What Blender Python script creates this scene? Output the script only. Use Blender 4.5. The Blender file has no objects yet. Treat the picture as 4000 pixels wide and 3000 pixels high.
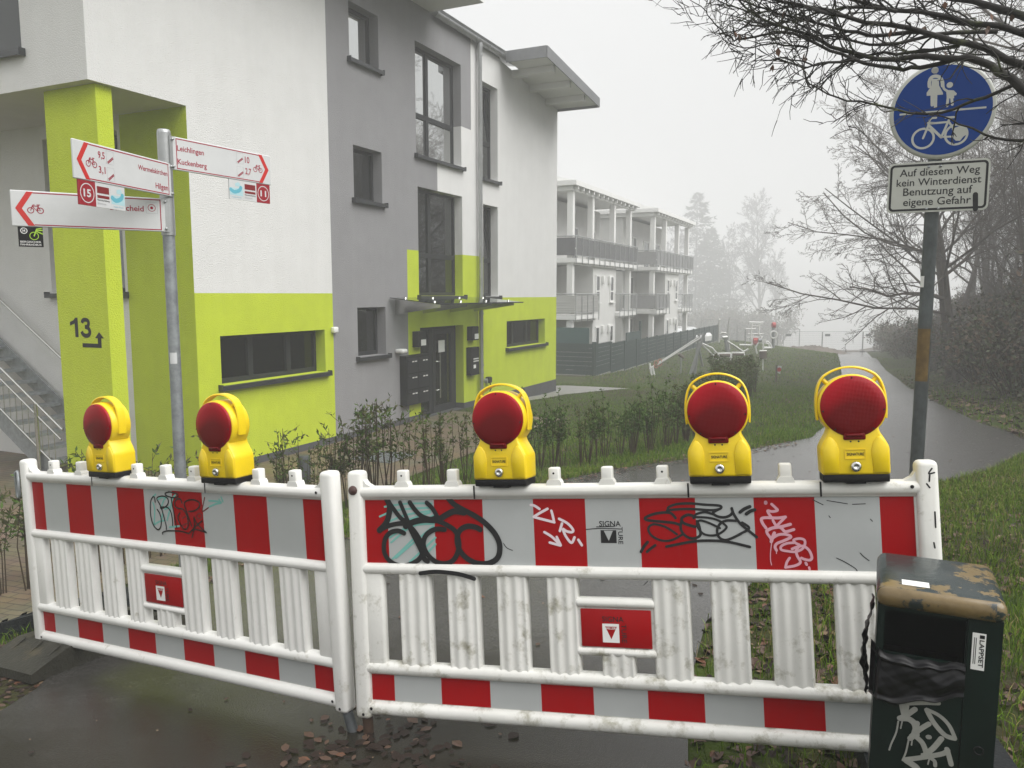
import bpy, bmesh, math, random
import numpy as np
from mathutils import Vector, Matrix
from mathutils.geometry import delaunay_2d_cdt

rnd = random.Random(7)
S = bpy.context.scene
COL = S.collection
R = math.radians

# ------------------------------------------------------------------ camera numbers
F = 3060.0                       # focal length in photo pixels (4000 wide)
PITCH = math.atan(350 / F)
CP, SP = math.cos(PITCH), math.sin(PITCH)
EYE = 1.70


def ray(u, v):
    a = (u - 2000) / F
    b = (1500 - v) / F
    return Vector((a, CP + b * SP, b * CP - SP))


def at(u, v, Y):
    r = ray(u, v)
    return Vector((0, 0, EYE)) + r * (Y / r.y)


def on_plane(u, v, P, n):
    r = ray(u, v)
    c = Vector((0, 0, EYE))
    return c + r * ((Vector(P) - c).dot(n) / r.dot(n))


# ------------------------------------------------------------------ materials
MATS = {}


def mat(name, col, rough=.6, metal=0., var=0., vscale=6., bump=0., bscale=60., col2=None, c2s=4., c2t=.6,
        c2w=.06, spec=.5, coat=0., alpha=1., stretch=None, bdist=.02, trans=0., streak=0., c2grad=None):
    if name in MATS:
        return MATS[name]
    m = bpy.data.materials.new(name)
    m.use_nodes = True
    nt = m.node_tree
    n, l = nt.nodes, nt.links
    b = n['Principled BSDF']
    b.inputs['Base Color'].default_value = (*col, 1)
    b.inputs['Roughness'].default_value = rough
    b.inputs['Metallic'].default_value = metal
    b.inputs['Specular IOR Level'].default_value = spec
    b.inputs['Coat Weight'].default_value = coat
    b.inputs['Transmission Weight'].default_value = trans
    tc = n.new('ShaderNodeTexCoord')
    src = tc.outputs['Object']
    if stretch:
        mp = n.new('ShaderNodeMapping')
        mp.inputs['Scale'].default_value = stretch
        l.new(src, mp.inputs['Vector'])
        src = mp.outputs['Vector']
    out = None
    if var > 0:
        no = n.new('ShaderNodeTexNoise')
        no.inputs['Scale'].default_value = vscale
        no.inputs['Detail'].default_value = 6
        no.inputs['Roughness'].default_value = .65
        l.new(src, no.inputs['Vector'])
        cr = n.new('ShaderNodeValToRGB')
        cr.color_ramp.elements[0].position = .3
        cr.color_ramp.elements[1].position = .7
        cr.color_ramp.elements[0].color = (*[c * (1 - var) for c in col], 1)
        cr.color_ramp.elements[1].color = (*[min(1, c * (1 + var)) for c in col], 1)
        l.new(no.outputs['Fac'], cr.inputs['Fac'])
        out = cr.outputs['Color']
    if col2 is not None:
        no = n.new('ShaderNodeTexNoise')
        no.inputs['Scale'].default_value = c2s
        no.inputs['Detail'].default_value = 9
        no.inputs['Roughness'].default_value = .7
        l.new(src, no.inputs['Vector'])
        cr = n.new('ShaderNodeValToRGB')
        cr.color_ramp.elements[0].position = c2t - c2w
        cr.color_ramp.elements[1].position = c2t + c2w
        cr.color_ramp.elements[0].color = (0, 0, 0, 1)
        cr.color_ramp.elements[1].color = (1, 1, 1, 1)
        fac = no.outputs['Fac']
        if c2grad:
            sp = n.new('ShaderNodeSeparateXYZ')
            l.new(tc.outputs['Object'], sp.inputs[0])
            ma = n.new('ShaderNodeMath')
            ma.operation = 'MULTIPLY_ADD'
            ma.inputs[1].default_value = -c2grad[1]
            ma.inputs[2].default_value = c2grad[0] * c2grad[1]
            l.new(sp.outputs['Y' if len(c2grad) > 2 else 'Z'], ma.inputs[0])
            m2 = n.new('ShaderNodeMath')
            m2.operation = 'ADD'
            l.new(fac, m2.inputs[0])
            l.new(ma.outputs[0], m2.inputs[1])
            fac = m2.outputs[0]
        l.new(fac, cr.inputs['Fac'])
        mx = n.new('ShaderNodeMix')
        mx.data_type = 'RGBA'
        l.new(cr.outputs['Color'], mx.inputs['Factor'])
        if out:
            l.new(out, mx.inputs[6])
        else:
            mx.inputs[6].default_value = (*col, 1)
        mx.inputs[7].default_value = (*col2, 1)
        out = mx.outputs[2]
    if streak > 0:
        mp = n.new('ShaderNodeMapping')
        mp.inputs['Scale'].default_value = (2.6, 2.6, .16)
        l.new(tc.outputs['Object'], mp.inputs['Vector'])
        no = n.new('ShaderNodeTexNoise')
        no.inputs['Scale'].default_value = 1.6
        no.inputs['Detail'].default_value = 8
        no.inputs['Roughness'].default_value = .7
        l.new(mp.outputs[0], no.inputs['Vector'])
        cr = n.new('ShaderNodeValToRGB')
        cr.color_ramp.elements[0].position = .42
        cr.color_ramp.elements[1].position = .62
        cr.color_ramp.elements[0].color = (1 - streak, 1 - streak, 1 - streak * 1.15, 1)
        cr.color_ramp.elements[1].color = (1, 1, 1, 1)
        l.new(no.outputs['Fac'], cr.inputs['Fac'])
        mx = n.new('ShaderNodeMix')
        mx.data_type = 'RGBA'
        mx.blend_type = 'MULTIPLY'
        mx.inputs[0].default_value = 1
        l.new(out, mx.inputs[6])
        l.new(cr.outputs['Color'], mx.inputs[7])
        out = mx.outputs[2]
    if out:
        l.new(out, b.inputs['Base Color'])
    if bump > 0:
        no = n.new('ShaderNodeTexNoise')
        no.inputs['Scale'].default_value = bscale
        no.inputs['Detail'].default_value = 4
        l.new(src, no.inputs['Vector'])
        bp = n.new('ShaderNodeBump')
        bp.inputs['Strength'].default_value = bump
        bp.inputs['Distance'].default_value = bdist
        l.new(no.outputs['Fac'], bp.inputs['Height'])
        l.new(bp.outputs['Normal'], b.inputs['Normal'])
    if alpha < 1:
        b.inputs['Alpha'].default_value = alpha
    MATS[name] = m
    return m


def glass_mat(name, tint=(.02, .022, .024), ior=2.0, see=.0, grough=.02):
    """window glass: fresnel mirror over a dark body, or over a see-through body"""
    if name in MATS:
        return MATS[name]
    m = bpy.data.materials.new(name)
    m.use_nodes = True
    nt = m.node_tree
    n, l = nt.nodes, nt.links
    n.remove(n['Principled BSDF'])
    o = n['Material Output']
    fr = n.new('ShaderNodeFresnel')
    fr.inputs['IOR'].default_value = ior
    gl = n.new('ShaderNodeBsdfGlossy')
    gl.inputs['Roughness'].default_value = grough
    gl.inputs['Color'].default_value = (.95, .97, .96, 1)
    d = n.new('ShaderNodeBsdfDiffuse')
    d.inputs['Color'].default_value = (*tint, 1)
    t = n.new('ShaderNodeBsdfTransparent')
    t.inputs['Color'].default_value = (.8, .85, .82, 1)
    m1 = n.new('ShaderNodeMixShader')
    m1.inputs[0].default_value = see
    l.new(d.outputs[0], m1.inputs[1])
    l.new(t.outputs[0], m1.inputs[2])
    m2 = n.new('ShaderNodeMixShader')
    l.new(fr.outputs[0], m2.inputs[0])
    l.new(m1.outputs[0], m2.inputs[1])
    l.new(gl.outputs[0], m2.inputs[2])
    l.new(m2.outputs[0], o.inputs[0])
    MATS[name] = m
    return m


# ------------------------------------------------------------------ mesh builder
class MB:
    def __init__(self):
        self.v, self.f, self.m, self.s = [], [], [], []

    def add(self, vs, fs, mi=0, smooth=False, T=None):
        o = len(self.v)
        if T is not None:
            vs = [T @ Vector(p) for p in vs]
            if T.determinant() < 0:
                fs = [tuple(reversed(f)) for f in fs]
        self.v += [tuple(p) for p in vs]
        self.f += [tuple(i + o for i in f) for f in fs]
        self.m += [mi] * len(fs)
        self.s += [smooth] * len(fs)
        return self

    def box(self, a, b, mi=0, T=None, skip=()):
        x0, y0, z0 = a
        x1, y1, z1 = b
        vs = [(x0, y0, z0), (x1, y0, z0), (x1, y1, z0), (x0, y1, z0), (x0, y0, z1), (x1, y0, z1), (x1, y1, z1), (x0, y1, z1)]
        fs = [(3, 2, 1, 0), (4, 5, 6, 7), (0, 1, 5, 4), (1, 2, 6, 5), (2, 3, 7, 6), (3, 0, 4, 7)]
        return self.add(vs, [f for i, f in enumerate(fs) if i not in skip], mi, False, T)

    def rbox(self, a, b, r=.01, mi=0, T=None, seg=2):
        """box with rounded edges"""
        bm = bmesh.new()
        bmesh.ops.create_cube(bm, size=1)
        for v in bm.verts:
            v.co = Vector((a[i] + (v.co[i] + .5) * (b[i] - a[i]) for i in range(3)))
        r = min(r, *(abs(b[i] - a[i]) * .49 for i in range(3)))
        bmesh.ops.bevel(bm, geom=bm.edges[:], offset=r, segments=seg, profile=.5, affect='EDGES')
        bm.verts.index_update()
        self.add([v.co.copy() for v in bm.verts], [tuple(v.index for v in f.verts) for f in bm.faces], mi, seg > 1, T)
        bm.free()
        return self

    def prism(self, poly, y0, y1, mi=0, T=None, smooth=False, plane='xz'):
        """poly (a,b) list extruded along the third axis"""
        n = len(poly)
        if plane == 'xz':
            vs = [(p[0], y0, p[1]) for p in poly] + [(p[0], y1, p[1]) for p in poly]
        elif plane == 'xy':
            vs = [(p[0], p[1], y0) for p in poly] + [(p[0], p[1], y1) for p in poly]
        else:
            vs = [(y0, p[0], p[1]) for p in poly] + [(y1, p[0], p[1]) for p in poly]
        fs = [tuple(range(n)), tuple(range(2 * n - 1, n - 1, -1))]
        self.add(vs, fs, mi, False, T)
        self.add(vs, [(i, (i + 1) % n, n + (i + 1) % n, n + i) for i in range(n)], mi, smooth, T)
        return self

    def bprism(self, poly, y0, y1, r=.005, mi=0, T=None, seg=2):
        """polygon in xz extruded along y with rounded edges"""
        bm = bmesh.new()
        f = bm.faces.new([bm.verts.new((p[0], y0, p[1])) for p in poly])
        g = bmesh.ops.extrude_face_region(bm, geom=[f])
        bmesh.ops.translate(bm, vec=(0, y1 - y0, 0), verts=[v for v in g['geom'] if isinstance(v, bmesh.types.BMVert)])
        bmesh.ops.recalc_face_normals(bm, faces=bm.faces[:])
        bmesh.ops.bevel(bm, geom=bm.edges[:], offset=r, segments=seg, profile=.5, affect='EDGES')
        bm.verts.index_update()
        self.add([v.co.copy() for v in bm.verts], [tuple(v.index for v in f.verts) for f in bm.faces], mi, True, T)
        bm.free()
        return self

    def tube(self, pts, rad, n=8, mi=0, caps=True, T=None, smooth=True):
        pts = [Vector(p) for p in pts]
        if not hasattr(rad, '__len__'):
            rad = [rad] * len(pts)
        vs, fs = [], []
        up = None
        for i, p in enumerate(pts):
            d = (pts[min(i + 1, len(pts) - 1)] - pts[max(i - 1, 0)])
            if d.length < 1e-9:
                d = Vector((0, 0, 1))
            d.normalize()
            if up is None:
                up = d.orthogonal().normalized()
            up = (up - d * up.dot(d))
            if up.length < 1e-6:
                up = d.orthogonal()
            up.normalize()
            w = d.cross(up)
            for k in range(n):
                a = 2 * math.pi * k / n
                vs.append(p + (up * math.cos(a) + w * math.sin(a)) * rad[i])
        for i in range(len(pts) - 1):
            for k in range(n):
                fs.append((i * n + k, i * n + (k + 1) % n, (i + 1) * n + (k + 1) % n, (i + 1) * n + k))
        self.add(vs, fs, mi, smooth, T)
        if caps and n > 3:
            self.add(vs[:n], [tuple(range(n - 1, -1, -1))], mi, False, T)
            self.add(vs[-n:], [tuple(range(n))], mi, False, T)
        return self

    def lathe(self, prof, n=32, mi=0, T=None, smooth=True):
        """prof: (radius, height) along local z"""
        vs, fs = [], []
        for r, h in prof:
            for k in range(n):
                a = 2 * math.pi * k / n
                vs.append((r * math.cos(a), r * math.sin(a), h))
        for i in range(len(prof) - 1):
            for k in range(n):
                fs.append((i * n + k, i * n + (k + 1) % n, (i + 1) * n + (k + 1) % n, (i + 1) * n + k))
        self.add(vs, fs, mi, smooth, T)
        return self

    # ---- flat marks in a plane: x right, z up, y = offset
    def disc(self, x, z, r, y=0, mi=0, n=40, T=None, rx=None):
        rx = rx or r
        self.add([(x + rx * math.cos(2 * math.pi * k / n), y, z + r * math.sin(2 * math.pi * k / n)) for k in range(n)], [tuple(range(n))], mi, False, T)
        return self

    def ring(self, x, z, r0, r1, y=0, mi=0, n=48, T=None):
        vs = []
        for k in range(n):
            a = 2 * math.pi * k / n
            vs += [(x + r0 * math.cos(a), y, z + r0 * math.sin(a)), (x + r1 * math.cos(a), y, z + r1 * math.sin(a))]
        self.add(vs, [(2 * k, 2 * k + 1, (2 * k + 3) % (2 * n), (2 * k + 2) % (2 * n)) for k in range(n)], mi, False, T)
        return self

    def poly(self, pts, y=0, mi=0, T=None):
        self.add([(p[0], y, p[1]) for p in pts], [tuple(range(len(pts)))], mi, False, T)
        return self

    def stroke(self, pts, w, y=0, mi=0, curve=True, T=None, caps=True, taper=None):
        """a flat pen stroke (x,z points) with round ends"""
        P = [Vector((p[0], p[1])) for p in pts]
        if curve and len(P) > 2:
            Q = []
            for i in range(len(P) - 1):
                p0, p1, p2, p3 = P[max(i - 1, 0)], P[i], P[i + 1], P[min(i + 2, len(P) - 1)]
                for k in range(6):
                    t = k / 6
                    Q.append(.5 * ((2 * p1) + (p2 - p0) * t + (2 * p0 - 5 * p1 + 4 * p2 - p3) * t * t + (3 * p1 - p0 - 3 * p2 + p3) * t ** 3))
            P = Q + [P[-1]]
        vs, fs = [], []
        for i, p in enumerate(P):
            d = P[min(i + 1, len(P) - 1)] - P[max(i - 1, 0)]
            if d.length < 1e-9:
                d = Vector((1, 0))
            d.normalize()
            nn = Vector((-d.y, d.x)) * w * .5
            if taper:
                nn *= 1 - taper * i / (len(P) - 1)
            vs += [(p.x + nn.x, y, p.y + nn.y), (p.x - nn.x, y, p.y - nn.y)]
        fs = [(2 * i, 2 * i + 1, 2 * i + 3, 2 * i + 2) for i in range(len(P) - 1)]
        self.add(vs, fs, mi, False, T)
        if caps:
            for p in (P[0], P[-1]):
                self.disc(p.x, p.y, w * .5 * (1 - (taper or 0) * (p is P[-1])), y - .00008, mi, 10, T)
        return self

    def text(self, body, x, z, w=None, h=None, y=0, mi=0, T=None, align='l', rot=0., base=False):
        """lettering fitted into width w and/or cap height h, lower left at x,z"""
        vs, fs, bb = TEXT[body]
        x0, y0, x1, y1 = bb
        sy = h / (y1 - y0) if h else None
        yb = 0 if base else y0
        sx = w / (x1 - x0) if w else sy
        sy = sy or sx
        ox = {'l': 0, 'r': -(x1 - x0) * sx, 'c': -(x1 - x0) * sx / 2}[align]
        pts = [((p[0] - x0) * sx + ox, (p[1] - yb) * sy) for p in vs]
        c, s_ = math.cos(rot), math.sin(rot)
        self.add([(x + p[0] * c - p[1] * s_, y, z + p[0] * s_ + p[1] * c) for p in pts], fs, mi, False, T)
        return self

    def build(self, name, mats, parent=None, M=None, shade=None):
        me = bpy.data.meshes.new(name)
        me.from_pydata(self.v, [], self.f)
        if not isinstance(mats, (list, tuple)):
            mats = [mats]
        for m in mats:
            me.materials.append(m)
        me.polygons.foreach_set('material_index', self.m)
        me.polygons.foreach_set('use_smooth', self.s)
        me.update()
        o = bpy.data.objects.new(name, me)
        COL.objects.link(o)
        if parent is not None:
            o.parent = parent
        if M is not None:
            o.matrix_local = M
        return o


def tag(o, label=None, cat=None, group=None, kind=None):
    if label:
        o['label'] = label
    if cat:
        o['category'] = cat
    if group:
        o['group'] = group
    if kind:
        o['kind'] = kind
    return o


def thing(name, label, cat, M=None, group=None):
    o = bpy.data.objects.new(name, None)
    o.empty_display_size = .1
    COL.objects.link(o)
    if M is not None:
        o.matrix_world = M
    return tag(o, label, cat, group)


def kids(o):
    return [c for c in S.objects if c.parent == o]


def copy_tree(o, parent=None, children=None):
    c = o.copy()
    COL.objects.link(c)
    c.parent = parent
    for ch in (children or CH).get(o.name, []):
        copy_tree(ch, c)
    return c


CH = {}


def index_children():
    CH.clear()
    for o in S.objects:
        if o.parent:
            CH.setdefault(o.parent.name, []).append(o)


def frame(o, ex, ey=None, ez=(0, 0, 1)):
    ex = Vector(ex).normalized()
    ez = Vector(ez)
    ey_ = ez.cross(ex).normalized() if ey is None else Vector(ey).normalized()
    ez = ex.cross(ey_).normalized()
    M = Matrix.Identity(4)
    for i in range(3):
        M[i][0], M[i][1], M[i][2], M[i][3] = ex[i], ey_[i], ez[i], o[i]
    return M


# ------------------------------------------------------------------ lettering (built in font)
TEXT = {}
for body, bold in [('13', .028), ('Leichlingen', .012), ('Kuckenberg', .012), ('Wermelskirchen', .012), ('Hilgen', .012), ('Burscheid', .012), ('9,5', .012), ('3,1', .012),
                   ('10', .012), ('2,7', .012), ('15', .03), ('11', .03), ('H', .03), ('BERGISCHER', .012), ('FAHRRADBUS', .012), ('Panorama-Radweg', .012),
                   ('Balkantrasse', 0), ('wupper-Route', 0), ('Auf diesem Weg', .008), ('kein Winterdienst', .008), ('Benutzung auf', .008),
                   ('eigene Gefahr', .008), ('SIGNA', .012), ('TURE', .012), ('SIGNATURE', .025), ('HILLER', .012), ('LAPPSET', .02)]:
    cu = bpy.data.curves.new('t', 'FONT')
    cu.body = body
    cu.size = 1
    cu.offset = bold
    cu.resolution_u = 3
    ob = bpy.data.objects.new('t', cu)
    COL.objects.link(ob)
    bpy.context.view_layer.update()
    me = bpy.data.meshes.new_from_object(ob.evaluated_get(bpy.context.evaluated_depsgraph_get()))
    vs = [tuple(v.co) for v in me.vertices]
    fs = [tuple(p.vertices) for p in me.polygons]
    xs, ys = [v[0] for v in vs], [v[1] for v in vs]
    TEXT[body] = (vs, fs, (min(xs), min(ys), max(xs), max(ys)))
    bpy.data.objects.remove(ob)
    bpy.data.curves.remove(cu)
    bpy.data.meshes.remove(me)


def bicycle(mb, x, z, w, y, mi, lw=.05, flip=False, T=None):
    """a bicycle pictogram w wide, wheels on z; heading left (flip: right)"""
    k = w
    X = (lambda a: x + (1 - a if flip else a) * k)
    Zz = (lambda a: z + a * k)
    r = .19
    mb.ring(X(.2), Zz(r), (r - lw * .5) * k, (r + lw * .5) * k, y, mi, 28, T)
    mb.ring(X(.8), Zz(r), (r - lw * .5) * k, (r + lw * .5) * k, y, mi, 28, T)
    for ps in [[(.2, r), (.32, .52), (.36, .58), (.44, .58)], [(.33, .47), (.55, .2), (.68, .5)], [(.32, .5), (.68, .5)], [(.55, .2), (.8, r), (.67, .5), (.69, .58)], [(.6, .59), (.77, .59)]]:
        mb.stroke([(X(a), Zz(b)) for a, b in ps], lw * k, y, mi, curve=False, T=T)


# ------------------------------------------------------------------ terrain
d1 = Vector((math.sin(R(25.2)), math.cos(R(25.2)), 0))      # along the facade, away from the camera
n1 = Vector((d1.y, -d1.x, 0))                               # out of the facade
CORNER = Vector((-5.357, 10.259, 0))                        # corner of the house above the pillar
PAD = -1.09


def sm(a, b, x):
    t = min(1, max(0, (x - a) / (b - a)))
    return t * t * (3 - 2 * t)


def G0(x, y):
    yy = y
    if yy < 18:
        z = .208 - .074 * max(yy, -6)
    else:
        z = -1.124 - .0475 * (yy - 18)
    z += .05 * max(-8, min(8, x)) * (1 - sm(16, 30, y))
    # left side beyond the house stays higher than the path
    z += .036 * max(0, y - 40) * (1 - sm(20, 28, x + .0 * y)) * (1 if y < 110 else 1)
    # level ground in front of the house
    q = Vector((x, y, 0)) - CORNER
    off, s = q.dot(n1), q.dot(d1)
    w = (1 - sm(2.4, 5.2, off)) * sm(-9, -4, s) * (1 - sm(16, 20, s)) * (1 if off > -14 else 0)
    return z * (1 - w) + (PAD - .25 * sm(9.5, 15.5, s)) * w


def ground_hit(u, v, G=G0):
    r = ray(u, v)
    t = .5
    p = Vector((0, 0, EYE))
    step = .1
    while t < 400:
        q = p + r * t
        if q.z < G(q.x, q.y):
            lo, hi = t - step, t
            for _ in range(24):
                mdl = (lo + hi) / 2
                q = p + r * mdl
                if q.z < G(q.x, q.y):
                    hi = mdl
                else:
                    lo = mdl
            return p + r * hi
        step = max(.05, t * .01)
        t += step
    return p + r * t


RE = [ground_hit(*q) for q in [(4000, 1722), (3930, 1688), (3834, 1656), (3740, 1615), (3645, 1571), (3588, 1533), (3518, 1489), (3442, 1425), (3385, 1375)]]
RE_y = [0, 6.5] + [p.y for p in RE] + [130]
RE_x = [10.5, 9.5] + [p.x for p in RE] + [RE[-1].x + 20]


def xr(y):
    return float(np.interp(y, RE_y, RE_x))


def G(x, y):
    z = G0(x, y)
    d = x - xr(y) - 1.0
    if d > 0:
        k = sm(-4, 6, y)
        z += k * (2.5 * sm(0, 5.0, d) + 2.0 * sm(3, 16, d)) + .08 * math.sin(x * 1.7) * math.cos(y * 1.3) * min(1, d)
    if y > 83:                                               # a valley opens behind the site fence
        z -= min(260, y - 83) * .26 * sm(.335, .37, x / y) * sm(83, 100, y)
    return z


def sheet(poly, lift, res, name, m, Gf=G, label=None, kind='structure', wob=0):
    """a polygon (x,y) laid on the terrain"""
    pts = [Vector((p[0], p[1])) for p in poly]
    n0 = len(pts)
    P2 = []
    for i in range(n0):
        a, b = pts[i], pts[(i + 1) % n0]
        L = (b - a).length
        k = max(1, int(L / res))
        for j in range(k):
            q = a.lerp(b, j / k)
            if wob:
                q = q + Vector((rnd.uniform(-wob, wob), rnd.uniform(-wob, wob)))
            P2.append(q)
    E_ = [(i, (i + 1) % len(P2)) for i in range(len(P2))]
    xs = [p.x for p in P2]
    ys = [p.y for p in P2]
    grid = []
    x = min(xs)
    while x < max(xs):
        y = min(ys)
        while y < max(ys):
            grid.append(Vector((x + .01 * rnd.random(), y + .01 * rnd.random())))
            y += res
        x += res
    vo, eo, fo, *_ = delaunay_2d_cdt(P2 + grid, E_, [list(range(len(P2)))], 1, 1e-5)
    mb = MB()
    used = sorted({i for f in fo for i in f})
    idx = {u: i for i, u in enumerate(used)}
    mb.add([(vo[i].x, vo[i].y, Gf(vo[i].x, vo[i].y) + lift) for i in used], [tuple(idx[i] for i in f) for f in fo], 0, True)
    o = mb.build(name, m)
    o['kind'] = kind
    return o


def inside(poly, x, y):
    c = False
    n = len(poly)
    j = n - 1
    for i in range(n):
        xi, yi = poly[i][0], poly[i][1]
        xj, yj = poly[j][0], poly[j][1]
        if (yi > y) != (yj > y) and x < (xj - xi) * (y - yi) / (yj - yi) + xi:
            c = not c
        j = i
    return c


def seg_dist(poly, x, y):
    best = 1e9
    for i in range(len(poly) - 1):
        ax, ay, bx, by = poly[i][0], poly[i][1], poly[i + 1][0], poly[i + 1][1]
        dx, dy = bx - ax, by - ay
        t = max(0, min(1, ((x - ax) * dx + (y - ay) * dy) / (dx * dx + dy * dy + 1e-9)))
        best = min(best, math.hypot(x - ax - t * dx, y - ay - t * dy))
    return best

# ------------------------------------------------------------------ palette
m_white = mat('plaster_white', (.72, .72, .705), .9, streak=.022, var=.035, vscale=1.5, bump=.8, bscale=60, bdist=.018, col2=(.69, .69, .67), c2s=1.1, c2t=.66, c2w=.1)
m_green = mat('plaster_lime', (.50, .605, .022), .9, streak=.03, var=.06, vscale=2, bump=.8, bscale=60, bdist=.018)
m_grey = mat('plaster_grey', (.262, .260, .267), .9, streak=.03, var=.06, vscale=1.5, bump=.8, bscale=60, bdist=.018)
m_plinth = mat('plinth_dark', (.065, .066, .07), .85, var=.2, vscale=4, bump=.3, bscale=90)
m_frame = mat('anthracite', (.024, .026, .027), .5, spec=.2)
m_sill = mat('anthracite_sill', (.04, .043, .046), .35, metal=.3)
m_zinc = mat('zinc', (.42, .43, .43), .42, metal=.75, var=.15, vscale=3, bump=.05, bscale=20)
m_steel = mat('stainless', (.62, .62, .60), .25, metal=1.)
m_galv = mat('galvanised', (.30, .32, .33), .5, metal=.6, var=.28, vscale=14, bump=.05, bscale=30)
m_soffit = mat('soffit_white', (.70, .70, .68), .8)
m_black = mat('black_plastic', (.009, .009, .010), .5, spec=.2)
m_whitep = mat('white_part', (.78, .78, .76), .4)
m_dark = mat('dark_inside', (.03, .027, .022), .9)
m_room = mat('room_wall', (.42, .38, .30), .9)
m_glass = glass_mat('window_glass', ior=2.2, see=.6)
m_glass_dim = glass_mat('window_glass_dim', tint=(.05, .053, .055), ior=1.45)
m_glass_coat = glass_mat('window_glass_coated', tint=(.1, .1, .1), ior=9.)
m_glass_see = glass_mat('window_glass_clear', tint=(.01, .012, .012), ior=1.55, see=.92)

# ------------------------------------------------------------------ ground, path, paving
pxg = lambda L: [ground_hit(*q) for q in L]
LEFT_EDGE = pxg([(-260, 2960), (150, 2690), (450, 2400), (850, 2230), (1350, 2110), (1700, 2000), (2130, 1895), (2405, 1836), (2682, 1796), (2935, 1758), (3170, 1712), (3245, 1650), (3285, 1560), (3290, 1480), (3284, 1425), (3258, 1378)])
LAWN_EDGE = pxg([(4000, 1776), (3860, 1843), (3670, 1888), (3300, 2080), (2960, 2270), (2740, 2440), (2690, 2700), (2690, 3000)])
rb = RE[0]
lb = LAWN_EDGE[0]
ASPHALT = [(p.x, p.y) for p in LEFT_EDGE] + [(p.x, p.y) for p in reversed(RE)] + [(rb.x + 6, rb.y - 1.5), (lb.x + 6, lb.y - 2.5)] + [(p.x, p.y) for p in LAWN_EDGE] + [(.75, .6), (.9, -3), (-4, -3)]
SOFT_LEFT = [(p.x, p.y) for p in LEFT_EDGE]
SOFT_RIGHT = [(p.x, p.y) for p in LAWN_EDGE]
BANK_EDGE = [(p.x, p.y) for p in reversed(RE)]

# earth and lawn: one sheet to the horizon
m_ground = mat('lawn_ground', (.045, .068, .012), .95, spec=.1, var=.35, vscale=1.3, col2=(.045, .033, .022), c2s=.9, c2t=.52, c2w=.1, bump=.8, bscale=14, bdist=.05)


def ground_sheet():
    def axis(lo, hi, nlo, nhi, step, far):
        a = list(np.arange(nlo, nhi + .001, step))
        k, x = step, nhi
        while x < hi:
            k *= 1.16
            x += k
            a.append(x)
        k, x = step, nlo
        b = []
        while x > lo:
            k *= 1.16
            x -= k
            b.append(x)
        return list(reversed(b)) + a
    xs = axis(-380, 430, -12, 22, .4, 0)
    ys = axis(-60, 680, -4, 44, .4, 0)
    vs = [(x, y, G(x, y)) for y in ys for x in xs]
    nx = len(xs)
    fs = [(j * nx + i, j * nx + i + 1, (j + 1) * nx + i + 1, (j + 1) * nx + i) for j in range(len(ys) - 1) for i in range(nx - 1)]
    o = MB().add(vs, fs, 0, True).build('ground', m_ground)
    o['kind'] = 'structure'


ground_sheet()

# wet asphalt
m_asph = mat('wet_asphalt', (.066, .064, .060), .19, var=.45, vscale=75, col2=(.0165, .014, .0085), c2s=1.3, c2t=.55, c2w=.22, bump=.4, bscale=140, bdist=.004, spec=.38, c2grad=(3.8, .34, 'Y'))  # darker brown second colour takes over towards the camera
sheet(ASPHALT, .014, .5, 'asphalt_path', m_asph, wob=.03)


def fl(s, off, z=0.):
    p = CORNER + d1 * s + n1 * off
    return Vector((p.x, p.y, z))


# block paving by the house
m_pave = bpy.data.materials.new('block_paving')
m_pave.use_nodes = True
nt = m_pave.node_tree
b = nt.nodes['Principled BSDF']
b.inputs['Roughness'].default_value = .55
tc = nt.nodes.new('ShaderNodeTexCoord')
mp = nt.nodes.new('ShaderNodeMapping')
mp.inputs['Rotation'].default_value = (0, 0, R(20))
br = nt.nodes.new('ShaderNodeTexBrick')
br.inputs['Scale'].default_value = 1
br.inputs['Brick Width'].default_value = .21
br.inputs['Row Height'].default_value = .105
br.inputs['Mortar Size'].default_value = .006
br.inputs['Color1'].default_value = (.215, .17, .105, 1)
br.inputs['Color2'].default_value = (.165, .128, .08, 1)
br.inputs['Mortar'].default_value = (.05, .042, .03, 1)
no = nt.nodes.new('ShaderNodeTexNoise')
no.inputs['Scale'].default_value = 2.2
no.inputs['Detail'].default_value = 7
mx = nt.nodes.new('ShaderNodeMix')
mx.data_type = 'RGBA'
mx.blend_type = 'MULTIPLY'
mx.inputs[0].default_value = .55
bp = nt.nodes.new('ShaderNodeBump')
bp.inputs['Strength'].default_value = .5
bp.inputs['Distance'].default_value = .01
bp.invert = True
L = nt.links
L.new(tc.outputs['Object'], mp.inputs['Vector'])
L.new(mp.outputs[0], br.inputs['Vector'])
L.new(tc.outputs['Object'], no.inputs['Vector'])
L.new(br.outputs['Color'], mx.inputs[6])
L.new(no.outputs['Color'], mx.inputs[7])
L.new(mx.outputs[2], b.inputs['Base Color'])
L.new(br.outputs['Fac'], bp.inputs['Height'])
L.new(bp.outputs[0], b.inputs['Normal'])
pv = [fl(-6, 2.85), fl(9.2, 2.85), fl(9.2, 0.02), fl(1.55, .02), fl(1.55, -7), fl(-6, -7)]
PAVING = [(p.x, p.y) for p in pv]
sheet(PAVING, .02, .6, 'paving', m_pave)
m_conc = mat('wet_concrete', (.24, .235, .22), .4, var=.2, vscale=3, bump=.2, bscale=60)
PAV2 = [(p.x, p.y) for p in (fl(12.2, .02), fl(12.2, .55), fl(15.0, .6), fl(17.6, 1.9), fl(18.2, -.6), fl(15.86, -.8), fl(15.86, .02))]
sheet(PAV2, .02, .5, 'concrete_path', m_conc)
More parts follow.
